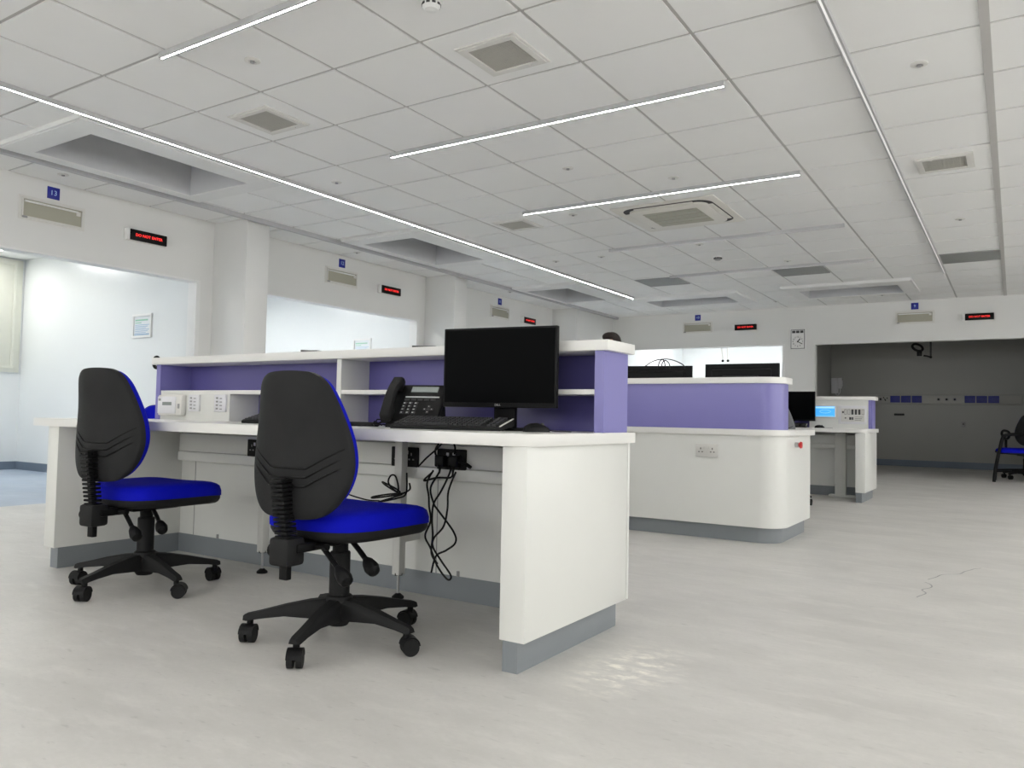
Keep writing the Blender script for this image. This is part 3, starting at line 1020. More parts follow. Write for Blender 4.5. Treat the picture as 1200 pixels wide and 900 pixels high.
# ------------------------------------------------------------------ office chairs (local +y = the way the sitter faces)
def pad(outline, top, bot, place, rr=(0.03, 0.3, 0.55, 0.72, 0.84, 0.92, 0.97, 1.0)):
    N = len(outline)
    cx = sum(p[0] for p in outline) / N
    cy = sum(p[1] for p in outline) / N
    ring = lambda r, h: [place(cx + (p[0] - cx) * r, cy + (p[1] - cy) * r, h(r), r) for p in outline]
    return MB().loop([ring(r, bot) for r in rr] + [ring(r, top) for r in rr[::-1]])


def sm(half, n=5):
    """mirror a right-hand half outline (bottom to top) and smooth it"""
    pts = [(x, z, 0) for x, z in half] + [(-x, z, 0) for x, z in half[::-1]]
    return [(p.x, p.y) for p in cat_rom(pts, n, True)]


BACK_OUT = sm([(0.07, 0.0), (0.14, 0.02), (0.19, 0.075), (0.213, 0.15), (0.208, 0.23), (0.186, 0.31), (0.160, 0.385), (0.136, 0.435), (0.098, 0.462), (0.042, 0.47)])
SEAT_OUT = sm([(0.09, -0.215), (0.17, -0.195), (0.215, -0.13), (0.235, -0.02), (0.24, 0.10), (0.228, 0.165), (0.19, 0.208), (0.09, 0.22)])
ROUND = lambda T, p=5, q=2.2: (lambda r: T * max(0.0, 1 - r ** p) ** (1 / q))


def office_chair(label, loc, rz, star, shell, backlift=0.0, group='operator chairs on wheels'):
    t = thing('office_chair', label, 'chair', loc, rz, group)
    # five-star base
    b = MB().lathe([(0.032, 0.055), (0.046, 0.075), (0.05, 0.125), (0.044, 0.155), (0.036, 0.16)], n=24)
    for k in range(5):
        a = math.radians(star) + 2 * PI * k / 5 - rz
        m = Matrix.Rotation(a, 4, 'Z')
        s = len(b.v)
        rings = []
        for (x, zt, zb, w) in ((0.03, 0.148, 0.075, 0.027), (0.10, 0.140, 0.082, 0.026), (0.18, 0.124, 0.088, 0.023), (0.26, 0.104, 0.080, 0.020), (0.306, 0.094, 0.072, 0.019), (0.318, 0.088, 0.074, 0.015)):
            rings.append([(x, -w, zb), (x, w, zb), (x, w * 1.0, zt - 0.012), (x, w * 0.6, zt), (x, -w * 0.6, zt), (x, -w * 1.0, zt - 0.012)])
        b.loop(rings)
        b.xf(m, s)
    b.build('star_base', M_blackm, t, 40)
    for k in range(5):
        a = math.radians(star) + 2 * PI * k / 5 - rz
        ca = a + (0.9, 2.0, -0.4, 1.4, 0.3)[k]
        m = Matrix.Translation((0.296 * math.cos(a), 0.296 * math.sin(a), 0)) @ Matrix.Rotation(ca, 4, 'Z')
        hood = MB()
        arc = [(0.012 + 0.031 * math.cos(q), 0.031 + 0.031 * math.sin(q)) for q in (PI * 0.02 + PI * 0.95 * i / 10 for i in range(11))]
        arc2 = [(0.012 + 0.026 * math.cos(q), 0.031 + 0.026 * math.sin(q)) for q in (PI * 0.97 - PI * 0.95 * i / 10 for i in range(11))]
        s = len(hood.v)
        hood.prism([(x, z) for x, z in arc + arc2], -0.024, 0.024)
        hood.xf(Matrix.Rotation(PI / 2, 4, 'X'), s)
        hood.cyl((0, 0, 0.045), (0, 0, 0.085), 0.011, n=12)
        hood.xf(m)
        co = hood.build('caster', M_black, t)
        w = MB()
        for sy in (-1, 1):
            w.cyl((0.012, sy * 0.005, 0.0275), (0.012, sy * 0.023, 0.0275), 0.0275, n=22)
        w.cyl((0.012, -0.02, 0.0275), (0.012, 0.02, 0.0275), 0.008, n=10)
        w.xf(m)
        w.build('wheel', M_blackm, co)
    MB().lathe([(0.035, 0.15), (0.035, 0.30), (0.033, 0.305)], n=24).build('column_cover', M_blackm, t)
    MB().lathe([(0.027, 0.30), (0.027, 0.36)], n=20).build('gas_lift', M_black, t)
    # mechanism under the seat
    mm = MB().box(-0.085, 0.085, -0.13, 0.10, 0.345, 0.372, b=0.006).box(-0.05, 0.05, -0.25, -0.12, 0.335, 0.365, b=0.006)
    mm.cyl((-0.08, -0.17, 0.35), (0.09, -0.17, 0.35), 0.009, n=12).cyl((0.085, -0.17, 0.35), (0.098, -0.17, 0.35), 0.012, n=8)
    mm.build('mechanism', M_black, t)
    for (p0, p1, p2) in (((0.05, -0.15, 0.352), (0.115, -0.17, 0.315), (0.178, -0.19, 0.278)), ((0.06, -0.02, 0.355), (0.13, -0.05, 0.325), (0.198, -0.082, 0.293))):
        l = MB().tube(cat_rom([p0, p1, p2], 4), 0.009, 10)
        d = (Vector(p2) - Vector(p1)).normalized()
        e = Vector(p2)
        l.tube([e - d * 0.035, e - d * 0.01, e + d * 0.02, e + d * 0.04, e + d * 0.048], [0.009, 0.02, 0.025, 0.02, 0.008], 12)
        lo = l.build('lever', M_black, t)
        c = e + d * 0.015
        mk = MB().tube([c + Vector((0.026, -0.012, 0.006)), c + Vector((0.0265, -0.006, -0.006)), c + Vector((0.026, -0.002, 0.004))], 0.0016, 5)
        mk.build('emblem', M_paper, lo)
    # seat
    def place_seat(x, y, h, r):
        z = 0.418 + h
        y2 = y + 0.03
        if y2 > 0.10:
            z -= 0.35 * (y2 - 0.10) ** 2
        z += 0.15 * x * x - 0.012 * (y2 + 0.0) * 0 + 0.02 * max(0, -y2 - 0.1)
        return (x, y2, z)
    pad(SEAT_OUT, ROUND(0.045, 7, 2.4), lambda r: -0.022, place_seat).build('seat', M_blue, t, 60)

    def place_tray(x, y, h, r):
        p = place_seat(x * 0.985, y * 0.985, 0, r)
        drop = h
        return (p[0], p[1], 0.393 + (p[2] - 0.418) + drop)
    pad(SEAT_OUT, lambda r: 0.006, lambda r: -0.036 * (1 - r ** 18) ** 0.5 if r < 1 else -0.010, place_tray).build('seat_tray', M_blackm, t, 60)
    # back
    zb = 0.468 + backlift

    def place_back(x, z, h, r):
        y = -0.215 + h + 0.55 * x * x - 0.05 * (z - 0.2) - 0.035 * math.sin(PI * min(1, z / 0.47)) * -1
        return (x, y - 0.03, zb + z)
    shell_h = lambda r: -0.012 - 0.036 * (1 - r ** 3) ** 0.8 if r < 1 else -0.012
    sh = pad([(x * 1.0, z) for x, z in BACK_OUT], lambda r: 0.006, shell_h, place_back)
    so = sh.build('back_shell', shell, t, 60)
    pad([(x * 0.995, 0.002 + z * 0.995) for x, z in BACK_OUT], ROUND(0.054, 12, 2), lambda r: 0.002, place_back).build('backrest', M_blue, t, 60)
    # three chevron grooves across the lower shell, standing as thin ridges
    rd = MB()
    for k in range(3):
        pts = []
        for i in range(21):
            x = -0.195 + 0.39 * i / 20
            z = 0.160 - 0.028 * k + (max(0, abs(x) - 0.075) * 0.55)
            wz = 0.205
            r = min(0.97, abs(x) / wz)
            rr = max(r, abs(z - 0.22) / 0.3)
            p = place_back(x, z, shell_h(min(rr, 0.97)) - 0.0005, r)
            pts.append(p)
        rd.tube(pts, 0.0028, 6)
    rd.build('groove', M_black, so)
    # ribbed back bar and its bracket
    y0 = -0.255
    bl = MB().box(-0.017, 0.017, y0 - 0.010, y0 + 0.012, 0.25, 0.38, b=0.003)
    bl.tube([(0, y0, 0.36), (0, y0 - 0.012, 0.47), (0, y0 - 0.03, 0.595 + backlift)], 0.016, 8)
    nr = 14
    for k in range(nr):
        z = 0.385 + (0.205 + backlift) * k / (nr - 1)
        yk = y0 - 0.03 * k / (nr - 1)
        bl.box(-0.027, 0.027, yk - 0.024, yk + 0.024, z - 0.0048, z + 0.0048, b=0.002, seg=1)
    bl.build('back_bar', M_black, t)
    br = bx(-0.042, 0.042, y0 - 0.035, y0 + 0.045, 0.295, 0.385, b=0.012).build('bar_bracket', M_blackm, t)
    MB().cyl((-0.042, y0, 0.34), (-0.06, y0, 0.34), 0.022, n=14).build('knob', M_black, br)
    return t


DEG = math.radians
CH1 = office_chair('blue office chair with black back shell by the left desk end', (-3.237, 2.06, 0), DEG(95 - 90), -8, M_shell, 0.012)
CH2 = office_chair('blue office chair with black back shell in front of the phone', (-1.964, 1.976, 0), DEG(93 - 90), 2, M_shell, -0.025)
CH4 = office_chair('grey backed office chair behind the rounded counter', (-1.883, 7.60, 0), DEG(-4), 36, M_greyshell, 0.05)
CH3 = dup(CH1, (-5.30, 3.47, 0), DEG(-125), 'blue office chair whose back just shows past the desk end, before the first bay')
for c in CH3.children:
    if c.name.split('.')[0] in ('back_shell', 'backrest', 'back_bar'):
        c.location.z -= 0.13


# ------------------------------------------------------------------ desk things
def monitor(label, loc, rz, w, h, zbot, tilt=0.0, group='flat black monitors', brand=True):
    """loc = foot of the stand on the worktop; the screen faces local -y"""
    t = thing('monitor', label, 'monitor', loc, rz, group)
    zb = zbot - loc[2]
    bx(-w / 2, w / 2, -0.022, 0.0, zb, zb + h, b=0.003).build('bezel', M_black, t)
    bx(-w / 2 + 0.008, w / 2 - 0.008, -0.0232, -0.021, zb + 0.018, zb + h - 0.008).build('screen', M_screen, t)
    rear = MB().box(-w * 0.40, w * 0.40, 0.0, 0.018, zb + 0.03, zb + h - 0.04, b=0.006).box(-w * 0.25, w * 0.25, 0.016, 0.036, zb + 0.05, zb + h * 0.72, b=0.008)
    rear.build('rear_housing', M_black, t)
    st = MB().box(-0.045, 0.045, 0.036, 0.062, 0.008, zb + h * 0.55, b=0.006)
    st.build('stand', M_black, t)
    MB().prism(rrect(-0.12, 0.12, -0.07, 0.12, 0.03), 0, 0.01, b=0.003).build('stand_base', M_black, t)
    if brand:
        shift(text_mb('DELL', 0.011, 0.0004), 0, -0.0225, zb + 0.0095).build('lettering', M_grey, t)
    return t


monitor('large black monitor on the nearest desk above the keyboard', (-1.632, 2.455, ZT), math.atan2(2.471 - 2.408, -1.384 + 1.851), 0.472, 0.302, 0.814)
monitor('black monitor rear with looped cables above the lilac counter', (-2.33, 5.66, ZT), DEG(180 + 10), 0.56, 0.35, 0.845, brand=False)
monitor('black monitor rear above the rounded end of the counter', (-1.66, 5.63, ZT), DEG(180), 0.535, 0.32, 0.877, brand=False)
monitor('black monitor on the far desk beside the cyan panel', (-2.05, 8.72, ZT), 0, 0.54, 0.315, 0.798)

# looped cables over the monitor back
cb = MB()
for pts in ([(-2.40, 5.62, 1.19), (-2.33, 5.60, 1.225), (-2.26, 5.6, 1.24), (-2.18, 5.61, 1.235), (-2.10, 5.62, 1.20), (-2.08, 5.62, 1.17)],
            [(-2.29, 5.61, 1.17), (-2.275, 5.60, 1.22), (-2.25, 5.60, 1.238), (-2.235, 5.6, 1.22), (-2.23, 5.61, 1.17)],
            [(-2.26, 5.61, 1.17), (-2.25, 5.60, 1.215), (-2.225, 5.60, 1.23), (-2.20, 5.6, 1.21), (-2.19, 5.61, 1.17)]):
    cb.tube(cat_rom(pts, 6), 0.004, 8)
tag(cb.build('monitor_cable', M_black), 'black cable loops arching over a monitor rear', 'cable')


def keyboard(label, loc, rz):
    t = thing('keyboard', label, 'keyboard', loc, rz, 'black keyboards')
    w, d = 0.44, 0.13
    m = MB()
    rings = []
    for x in (-w / 2, w / 2):
        rings.append([(x, -d / 2, 0.0), (x, d / 2, 0.0), (x, d / 2, 0.026), (x, d / 2 - 0.015, 0.028), (x, -d / 2 + 0.008, 0.015), (x, -d / 2, 0.011)])
    m.loop(rings)
    m.build('case', M_blackm, t)
    k = MB()
    for r in range(6):                   # one connected key field
        y = d / 2 - 0.020 - r * 0.0185
        z = 0.0275 - (0.0185 * r) * 0.13
        x = -w / 2 + 0.012
        while x < w / 2 - 0.02:
            kw = 0.0165
            if r == 5 and -0.10 < x < -0.09:
                kw = 0.11
            if not (0.075 < x < 0.082 or 0.143 < x < 0.150):
                k.box(x, x + kw - 0.002, y - 0.008, y + 0.007, z - 0.004, z + 0.006, b=0.0)
            x += kw + 0.0023
    k.build('keys', M_key, t)
    MB().loop([[(x, -d / 2 + 0.006, 0.014 + q), (x, d / 2 - 0.004, 0.0265 + q), (x, d / 2 - 0.004, 0.0295 + q), (x, -d / 2 + 0.006, 0.017 + q)] for x, q in ((w / 2 - 0.004, 0), (w / 2 + 0.002, 0))]).build('edge_strip', M_steel, t)
    for x in (-0.17, 0.17):
        bx(x - 0.015, x + 0.015, d / 2 - 0.02, d / 2 - 0.012, -0.001 - 0.016, 0.004).xf(Matrix.Identity(4)).build('foot', M_black, t)
    t.rotation_euler.x = DEG(7)
    t.location.z += 0.0085
    return t


keyboard('black keyboard below the large monitor on the nearest desk', (-1.73, 2.285, ZT), DEG(10))
keyboard('black keyboard half hidden behind the nearer office chair', (-2.63, 2.32, ZT), DEG(4))

keyboard('black keyboard whose end shows on the far desk beside the chair', (-2.045, 8.50, ZT), DEG(6))


def mouse(label, loc, rz):
    t = thing('computer_mouse', label, 'mouse', loc, rz, 'black mice')
    m = MB()
    rings = []
    for (y, w, h) in ((-0.056, 0.012, 0.01), (-0.05, 0.024, 0.022), (-0.03, 0.031, 0.033), (0.0, 0.031, 0.036), (0.03, 0.030, 0.029), (0.05, 0.026, 0.018), (0.057, 0.018, 0.010)):
        rings.append([(w * math.cos(a), y, max(0.001, 0.003 + h * (math.sin(a)) ** 0.7)) for a in (PI * k / 12 for k in range(13))] + [(-w, y, 0.0), (w, y, 0.0)])
    m.loop(rings)
    m.build('body', M_black, t, 60)
    t.scale = (0.85, 0.85, 0.82)
    MB().cyl((-0.003, 0.03, 0.03), (0.003, 0.03, 0.03), 0.008, n=12).build('scroll_wheel', M_dgrey, t)
    MB().tube(cat_rom([(0, 0.056, 0.008), (0.01, 0.09, 0.003), (0.03, 0.12, 0.003), (0.06, 0.135, 0.003)], 5), 0.0018, 6).build('cord', M_black, t)
    return t


mouse('black mouse beside the keyboard on the nearest desk', (-1.415, 2.36, ZT), DEG(-25))
mouse('black mouse on the far desk under the cyan panel', (-1.70, 8.52, ZT), DEG(-60))


def desk_phone(label, loc, rz, group='black desk phones'):
    t = thing('desk_phone', label, 'phone', loc, rz, group)
    ang = DEG(48)
    T = Matrix.Translation((0, -0.055, 0.028)) @ Matrix.Rotation(ang, 4, 'X')
    b = bx(-0.12, 0.12, 0.0, 0.20, -0.022, 0.0, b=0.006).xf(T)
    b.build('body', M_black, t)
    # foot stand
    f = MB()
    rings = [[(x, -0.045, 0.0), (x, 0.10, 0.0), (x, 0.085, 0.10), (x, 0.055, 0.12), (x, -0.035, 0.03)] for x in (-0.10, 0.105)]
    f.loop(rings)
    f.build('stand', M_blackm, t)
    # handset on the left side
    h = MB()
    rings = []
    for (y, w, z0, z1) in ((-0.012, 0.018, 0.006, 0.03), (0.0, 0.024, 0.002, 0.044), (0.045, 0.025, 0.004, 0.05), (0.065, 0.022, 0.026, 0.056), (0.10, 0.021, 0.032, 0.060), (0.135, 0.022, 0.026, 0.058), (0.155, 0.025, 0.004, 0.052), (0.20, 0.024, 0.002, 0.044), (0.212, 0.018, 0.006, 0.03)):
        rings.append([(-0.088 + w * cx, y, z0 + (z1 - z0) * cz) for cx, cz in ((-0.8, 0), (0.8, 0), (1, 0.25), (1, 0.7), (0.7, 1), (-0.7, 1), (-1, 0.7), (-1, 0.25))])
    h.loop(rings)
    h.xf(T)
    h.build('handset', M_blackm, t, 50)
    d = bx(-0.03, 0.085, 0.155, 0.185, 0.0, 0.002).xf(T)
    d.build('display', M_lcd, t)
    d = bx(-0.045, 0.10, 0.125, 0.130, 0.0, 0.003).xf(T)
    d.build('label_strip', M_legend, t)
    k = MB()
    for r in range(4):
        for c in range(3):
            k.box(-0.045 + c * 0.024, -0.029 + c * 0.024, 0.035 + r * 0.017, 0.047 + r * 0.017, 0.0, 0.004)
    for c in range(5):
        k.box(-0.045 + c * 0.028, -0.025 + c * 0.028, 0.108, 0.116, 0.0, 0.003)
    for (x, y) in ((0.055, 0.06), (0.085, 0.06), (0.07, 0.075), (0.07, 0.045), (0.07, 0.06)):
        k.box(x - 0.006, x + 0.006, y - 0.005, y + 0.005, 0.0, 0.004)
    k.xf(T)
    k.build('keys', M_key, t)
    lg = MB()
    for r in range(4):
        for c in range(3):
            lg.box(-0.042 + c * 0.024, -0.035 + c * 0.024, 0.039 + r * 0.017, 0.043 + r * 0.017, 0.004, 0.0045)
    for (x, y) in ((0.055, 0.06), (0.085, 0.06), (0.07, 0.075), (0.07, 0.045)):
        lg.box(x - 0.002, x + 0.002, y - 0.002, y + 0.002, 0.004, 0.0045)
    lg.xf(T)
    lg.build('key_legend', M_legend, t)
    # coiled cord dropping from the handset to the desk
    cd_ = []
    base = cat_rom([(-0.09, -0.055, 0.045), (-0.125, -0.085, 0.02), (-0.14, -0.06, 0.006), (-0.15, 0.0, 0.006), (-0.13, 0.05, 0.006)], 10)
    for i, p in enumerate(base):
        a = i * 2.1
        cd_.append(p + Vector((0.004 * math.cos(a), 0.0, 0.004 * abs(math.sin(a)))))
    MB().tube(cd_, 0.0028, 6).build('cord', M_black, t)
    return t


PH = desk_phone('black desk phone with keypad and handset on the nearest desk', (-2.035, 2.43, ZT), DEG(18))


t = thing('handset', 'flat slim black handset lying left of the desk phone', 'handset', (-2.285, 2.40, ZT), DEG(8))
MB().prism(rrect(-0.10, 0.08, -0.024, 0.024, 0.02), 0, 0.018, b=0.005).build('body', M_black, t)
MB().tube(cat_rom([(0.078, 0, 0.012), (0.11, 0.0, 0.02), (0.135, 0.02, 0.014), (0.14, 0.045, 0.005)], 6), 0.004, 8).build('cord', M_black, t)

# dark slim things left lying on the cap of the nearest desk
for x, y, l, w in ((-2.78, 2.60, 'thin dark folder lying on the desk cap above the nearer chair', 0.10), (-2.11, 2.62, 'thin dark folder lying on the desk cap left of the monitor', 0.115)):
    t = thing('folder', l, 'folder', (x, y, 1.066), DEG(6), 'dark folders on the desk cap')
    m = MB().loop([[(xx, -0.05, 0.0), (xx, 0.06, 0.0), (xx, 0.06, 0.004 + z), (xx, -0.05, 0.006 + z)] for xx, z in ((-w / 2, 0.004), (0.0, 0.001), (w / 2, 0.0))])
    m.build('cover', M_dgrey, t)
    bx(-w / 2 + 0.006, w / 2 - 0.006, -0.046, 0.056, -0.0, 0.003).build('pages', M_paper, t)

# ------------------------------------------------------------------ cables under the nearest desk
ox, oy = DESK1
wx = lambda pts, y, w=0.0: [(ox + a, y + w * math.sin(i * 1.7), z) for i, (a, z) in enumerate(pts)]
C1 = [(-0.80, 0.55), (-0.84, 0.497), (-0.818, 0.444), (-0.808, 0.402), (-0.812, 0.34), (-0.842, 0.275), (-0.797, 0.23), (-0.763, 0.165), (-0.722, 0.11), (-0.699, 0.128), (-0.737, 0.185), (-0.79, 0.235), (-0.797, 0.27), (-0.738, 0.325), (-0.712, 0.4), (-0.721, 0.47), (-0.69, 0.55)]
C2 = [(-0.776, 0.575), (-0.776, 0.547), (-0.809, 0.478), (-0.784, 0.416), (-0.777, 0.39), (-0.696, 0.308), (-0.67, 0.267), (-0.716, 0.231), (-0.783, 0.197), (-0.801, 0.128)]
C3 = [(-0.72, 0.575), (-0.72, 0.55), (-0.751, 0.472), (-0.784, 0.416), (-0.805, 0.352), (-0.802, 0.28), (-0.792, 0.21), (-0.76, 0.17)]
C4 = [(-0.799, 0.541), (-0.838, 0.507), (-0.77, 0.523), (-0.697, 0.529), (-0.69, 0.56)]
yc = oy + 0.555
for pts, l in ((C1, 'longest black power cable loop hanging below the desk socket'), (C2, 'black power cable crossing to the right below the desk socket'), (C3, 'black power cable hanging straight below the desk socket')):
    o = MB().tube(cat_rom(wx(pts, yc, 0.012), 7), 0.0042, 8).build('power_cable', M_black)
    tag(o, l, 'cable', 'power cables under the desk')
o = MB().tube(cat_rom(wx(C4, yc - 0.012), 7), 0.0042, 8).build('power_cable', M_black)
tag(o, 'short black cable loop close under the desk socket', 'cable', 'power cables under the desk')
for x in (-0.785, -0.715):
    t = thing('power_plug', 'black plug in the %s half of the cabled desk socket' % ('near' if x > -0.75 else 'chair side'), 'plug', (ox + x, oy + 0.603, 0.593), 0, 'plugs in the desk socket')
    bx(-0.024, 0.024, -0.032, 0.0, -0.028, 0.022, b=0.006).build('body', M_black, t)
    MB().cyl((0, -0.02, -0.026), (0, -0.026, -0.055), 0.006, 0.004, 10).build('strain_relief', M_black, t)
CO = [(-0.88, 0.495), (-0.894, 0.467), (-0.929, 0.451), (-0.979, 0.489), (-0.992, 0.52), (-0.968, 0.517), (-0.93, 0.46), (-0.997, 0.479), (-1.04, 0.49), (-0.935, 0.451), (-1.056, 0.424), (-1.075, 0.427), (-0.996, 0.442), (-0.917, 0.448), (-1.019, 0.413), (-1.043, 0.407), (-0.959, 0.427), (-0.888, 0.454), (-0.885, 0.54)]
o = MB().tube(cat_rom(wx(CO, oy + 0.50, 0.018), 7), 0.0038, 8).tube(cat_rom(wx([(-1.044, 0.411), (-1.131, 0.409), (-1.24, 0.43), (-1.36, 0.47), (-1.42, 0.56)], oy + 0.5, 0.01), 7), 0.0032, 8).build('coiled_cable', M_black)
tag(o, 'coiled black cable tied beside the steel desk leg', 'cable')
for pts, l in (([(-0.76, 0.69), (-0.80, 0.645), (-0.86, 0.60), (-0.905, 0.56)], 'black lead slanting from worktop behind the steel leg'), ([(-0.775, 0.69), (-0.813, 0.64), (-0.81, 0.61), (-0.79, 0.60)], 'black lead bending down to the cabled socket'),
               ([(-0.73, 0.69), (-0.712, 0.65), (-0.715, 0.62)], 'short black lead dropping to the cabled socket'), ([(-0.70, 0.595), (-0.66, 0.585), (-0.63, 0.57)], 'stub of black lead poking out beside the cabled socket')):
    o = MB().tube(cat_rom(wx(pts, oy + 0.585), 7), 0.004 if 'stub' not in l else 0.008, 8).build('power_cable', M_black)
    tag(o, l, 'cable', 'power cables under the desk')

# ------------------------------------------------------------------ dark end bay fittings
t = thing('bedhead_trunking', 'long grey bedhead trunking with blue sockets in the dark bay', 'trunking', (-1.2, BAYY, 1.255))
b = MB().box(-1.45, 1.3, -0.07, 0, -0.09, 0.09, b=0.008)
b.build('casing', M_rail, t)
MB().box(-1.43, 1.28, -0.073, -0.069, 0.07, 0.074).box(-1.43, 1.28, -0.073, -0.069, -0.074, -0.07).build('seam', M_grey, t)
for x0 in (-0.79, 0.43):
    for k in range(3):
        a = x0 + k * 0.182
        p = bx(a + 0.004, a + 0.172, -0.078, -0.07, -0.062, 0.066, b=0.003).build('socket', M_bedblue, t)
        d = MB()
        for sx in (0.045, 0.13):
            d.box(a + sx - 0.003, a + sx + 0.003, -0.079, -0.0775, 0.01, 0.024).box(a + sx - 0.016, a + sx - 0.006, -0.079, -0.0775, -0.02, -0.014).box(a + sx + 0.006, a + sx + 0.016, -0.079, -0.0775, -0.02, -0.014)
        d.build('pin_hole', M_black, p)
for x in (0.02, 0.15, 0.28, -0.95):
    g = MB().cyl((x, -0.07, 0), (x, -0.10, 0), 0.032, n=18).build('gas_outlet', M_grey, t)
    MB().cyl((x, -0.10, 0), (x, -0.108, 0), 0.018, n=14).build('valve', M_black, g)
d = MB()
for (x, z) in ((-0.90, 0.03), (-0.87, -0.02), (-0.84, 0.02), (-0.88, 0.0)):
    d.box(x - 0.01, x + 0.01, -0.074, -0.069, z - 0.01, z + 0.01)
d.build('terminal', M_black, t)
t = thing('wall_phone', 'white wall intercom with handset in the dark bay', 'intercom', (-2.97, BAYY, 1.52))
bx(-0.075, 0.055, -0.06, 0, -0.15, 0.15, b=0.01).build('base', M_sock, t)
m = MB()
m.loop([[(x, -0.05 + dy, z) for x, dy in ((0.062, 0), (0.125, 0), (0.125, -0.04 - k), (0.062, -0.04 - k))] for z, k in ((-0.06, 0.02), (0.0, 0.0), (0.09, 0.0), (0.15, 0.02))])
m.build('handset', M_sock, t)
bx(0.05, 0.13, -0.05, 0, -0.02, 0.1).build('cradle', M_sock, t)
MB().tube(cat_rom([(0.09, -0.05, -0.06), (0.085, -0.05, -0.14), (0.04, -0.05, -0.19), (0.0, -0.04, -0.15)], 6), 0.008, 8).build('cord', M_sock, t)
t = thing('wall_plate', 'small black slot plate below the trunking in the dark bay', 'wall plate', (-1.84, BAYY, 0.97))
bx(-0.085, 0.085, -0.02, 0, -0.018, 0.018, b=0.004).build('plate', M_black, t)
bx(-0.075, 0.075, -0.022, -0.019, -0.005, 0.005).build('slot', M_dgrey, t)
t = thing('wall_outlet', 'small grey outlet low on the dark bay wall', 'outlet', (-0.79, BAYY, 0.80))
bx(-0.03, 0.03, -0.02, 0, -0.045, 0.045, b=0.005).build('plate', M_grey, t)
MB().cyl((0, -0.02, 0.01), (0, -0.03, 0.01), 0.014, n=12).build('nozzle', M_dgrey, t)
# hinged plain access panel seams on the dark wall
# hanging examination lamp
t = thing('examination_lamp', 'black ring headed examination lamp hanging in the dark bay', 'lamp', (-1.20, 15.0, HC - 0.075))
MB().cyl((0, 0, 0.075), (0, 0, 0.04), 0.06, n=20).build('ceiling_rose', M_dgrey, t)
MB().cyl((0, 0, 0.05), (0, 0, -0.63), 0.016, n=12).build('drop_rod', M_dgrey, t)
MB().ball((0, 0, -0.64), 0.022).tube([(0, 0, -0.64), (-0.06, 0, -0.62), (-0.11, 0.0, -0.61)], 0.014, 8).build('joint', M_black, t)
m = MB()
m.tube([(-0.20 + 0.07 * math.cos(a) - 0.03 * math.sin(a), 0.03 * math.cos(a), -0.47 + 0.06 * math.sin(a)) for a in (2 * PI * k / 24 for k in range(24))], 0.021, 10, closed=True)
m.box(-0.21, -0.13, -0.025, 0.025, -0.62, -0.52, b=0.012)
m.build('ring_head', M_black, t)

# pendant arms in the lit end bay
t = thing('pendant_arm', 'pair of pale ceiling arms with black joints in the lit bay', 'lamp arm', (-4.72, 14.8, HC))
MB().cyl((0, 0, 0), (0, 0, -0.05), 0.07, n=20).build('ceiling_rose', M_trimw, t)
for (x0, x1) in ((-0.05, 0.0), (0.10, 0.10)):
    a = MB().cyl((x0 - 0.03, 0, -0.03), (x1, 0, -0.70), 0.014, n=12).build('arm', M_vent, t)
    MB().ball((x1, 0, -0.715), 0.026).build('joint', M_black, a)

# ------------------------------------------------------------------ chairs at the edge of the dark bay
t = thing('visitor_chair', 'blue seated visitor chair with black legs and arms at the dark bay', 'chair', (-0.02, 13.2, 0), DEG(90))
# faces -x : local +y points towards -x
pad(SEAT_OUT, ROUND(0.045, 6, 2), lambda r: -0.02, lambda x, y, h, r: (x, y, 0.435 + h)).build('seat', M_blue, t, 60)
pad(SEAT_OUT, lambda r: 0.0, lambda r: -0.02, lambda x, y, h, r: (x * 0.9, y * 0.9, 0.415 + h)).build('seat_tray', M_black, t, 60)
pad([(x, z * 0.85) for x, z in BACK_OUT], ROUND(0.035, 5, 2), lambda r: -0.02, lambda x, z, h, r: (x, -0.25 + h - 0.12 * z, 0.50 + z)).build('backrest', M_blue, t, 60)
for s in (-1, 1):
    x = 0.255 * s
    MB().tube(cat_rom([(x, 0.235, 0.0), (x, 0.215, 0.20), (x, 0.17, 0.44), (x, 0.13, 0.62), (x, 0.10, 0.655), (x, 0.0, 0.672), (x, -0.2, 0.675), (x, -0.24, 0.66)], 6), 0.015, 10, sx=1.4).build('arm_leg', M_black, t)
    MB().tube([(x, -0.24, 0.66), (x, -0.25, 0.44), (x, -0.29, 0.0)], 0.015, 10).build('leg', M_black, t)
    MB().tube([(x, 0.225, 0.15), (x, -0.27, 0.18)], 0.011, 8).build('side_rail', M_black, t)
    MB().tube([(x, 0.21, 0.43), (x * 0.3, 0.2, 0.41)], 0.012, 8).build('seat_bracket', M_black, t)
for y, z in ((0.17, 0.42), (-0.25, 0.43)):
    MB().tube([(-0.255, y, z), (0.255, y, z)], 0.012, 8).build('cross_rail', M_black, t)

AC = office_chair('black armed wheeled chair cut off by the right edge', (0.13, 13.98, 0), DEG(20), 12, M_shell, 0.03)
for s in (-1, 1):
    x = 0.27 * s
    a = MB().tube(cat_rom([(x, -0.12, 0.70), (x, 0.06, 0.72), (x, 0.14, 0.68), (x, 0.09, 0.63), (x, -0.06, 0.60), (x, -0.14, 0.64)], 6, True), 0.018, 10, closed=True)
    a.tube([(x, -0.02, 0.61), (x, -0.02, 0.43), (x * 0.5, -0.02, 0.42)], 0.02, 8)
    a.build('armrest', M_black, AC)

# ------------------------------------------------------------------ person standing behind the counter: only the brown hair shows over the nearest desk
PX, PY = -3.165, 6.6
pf = DEG(172)


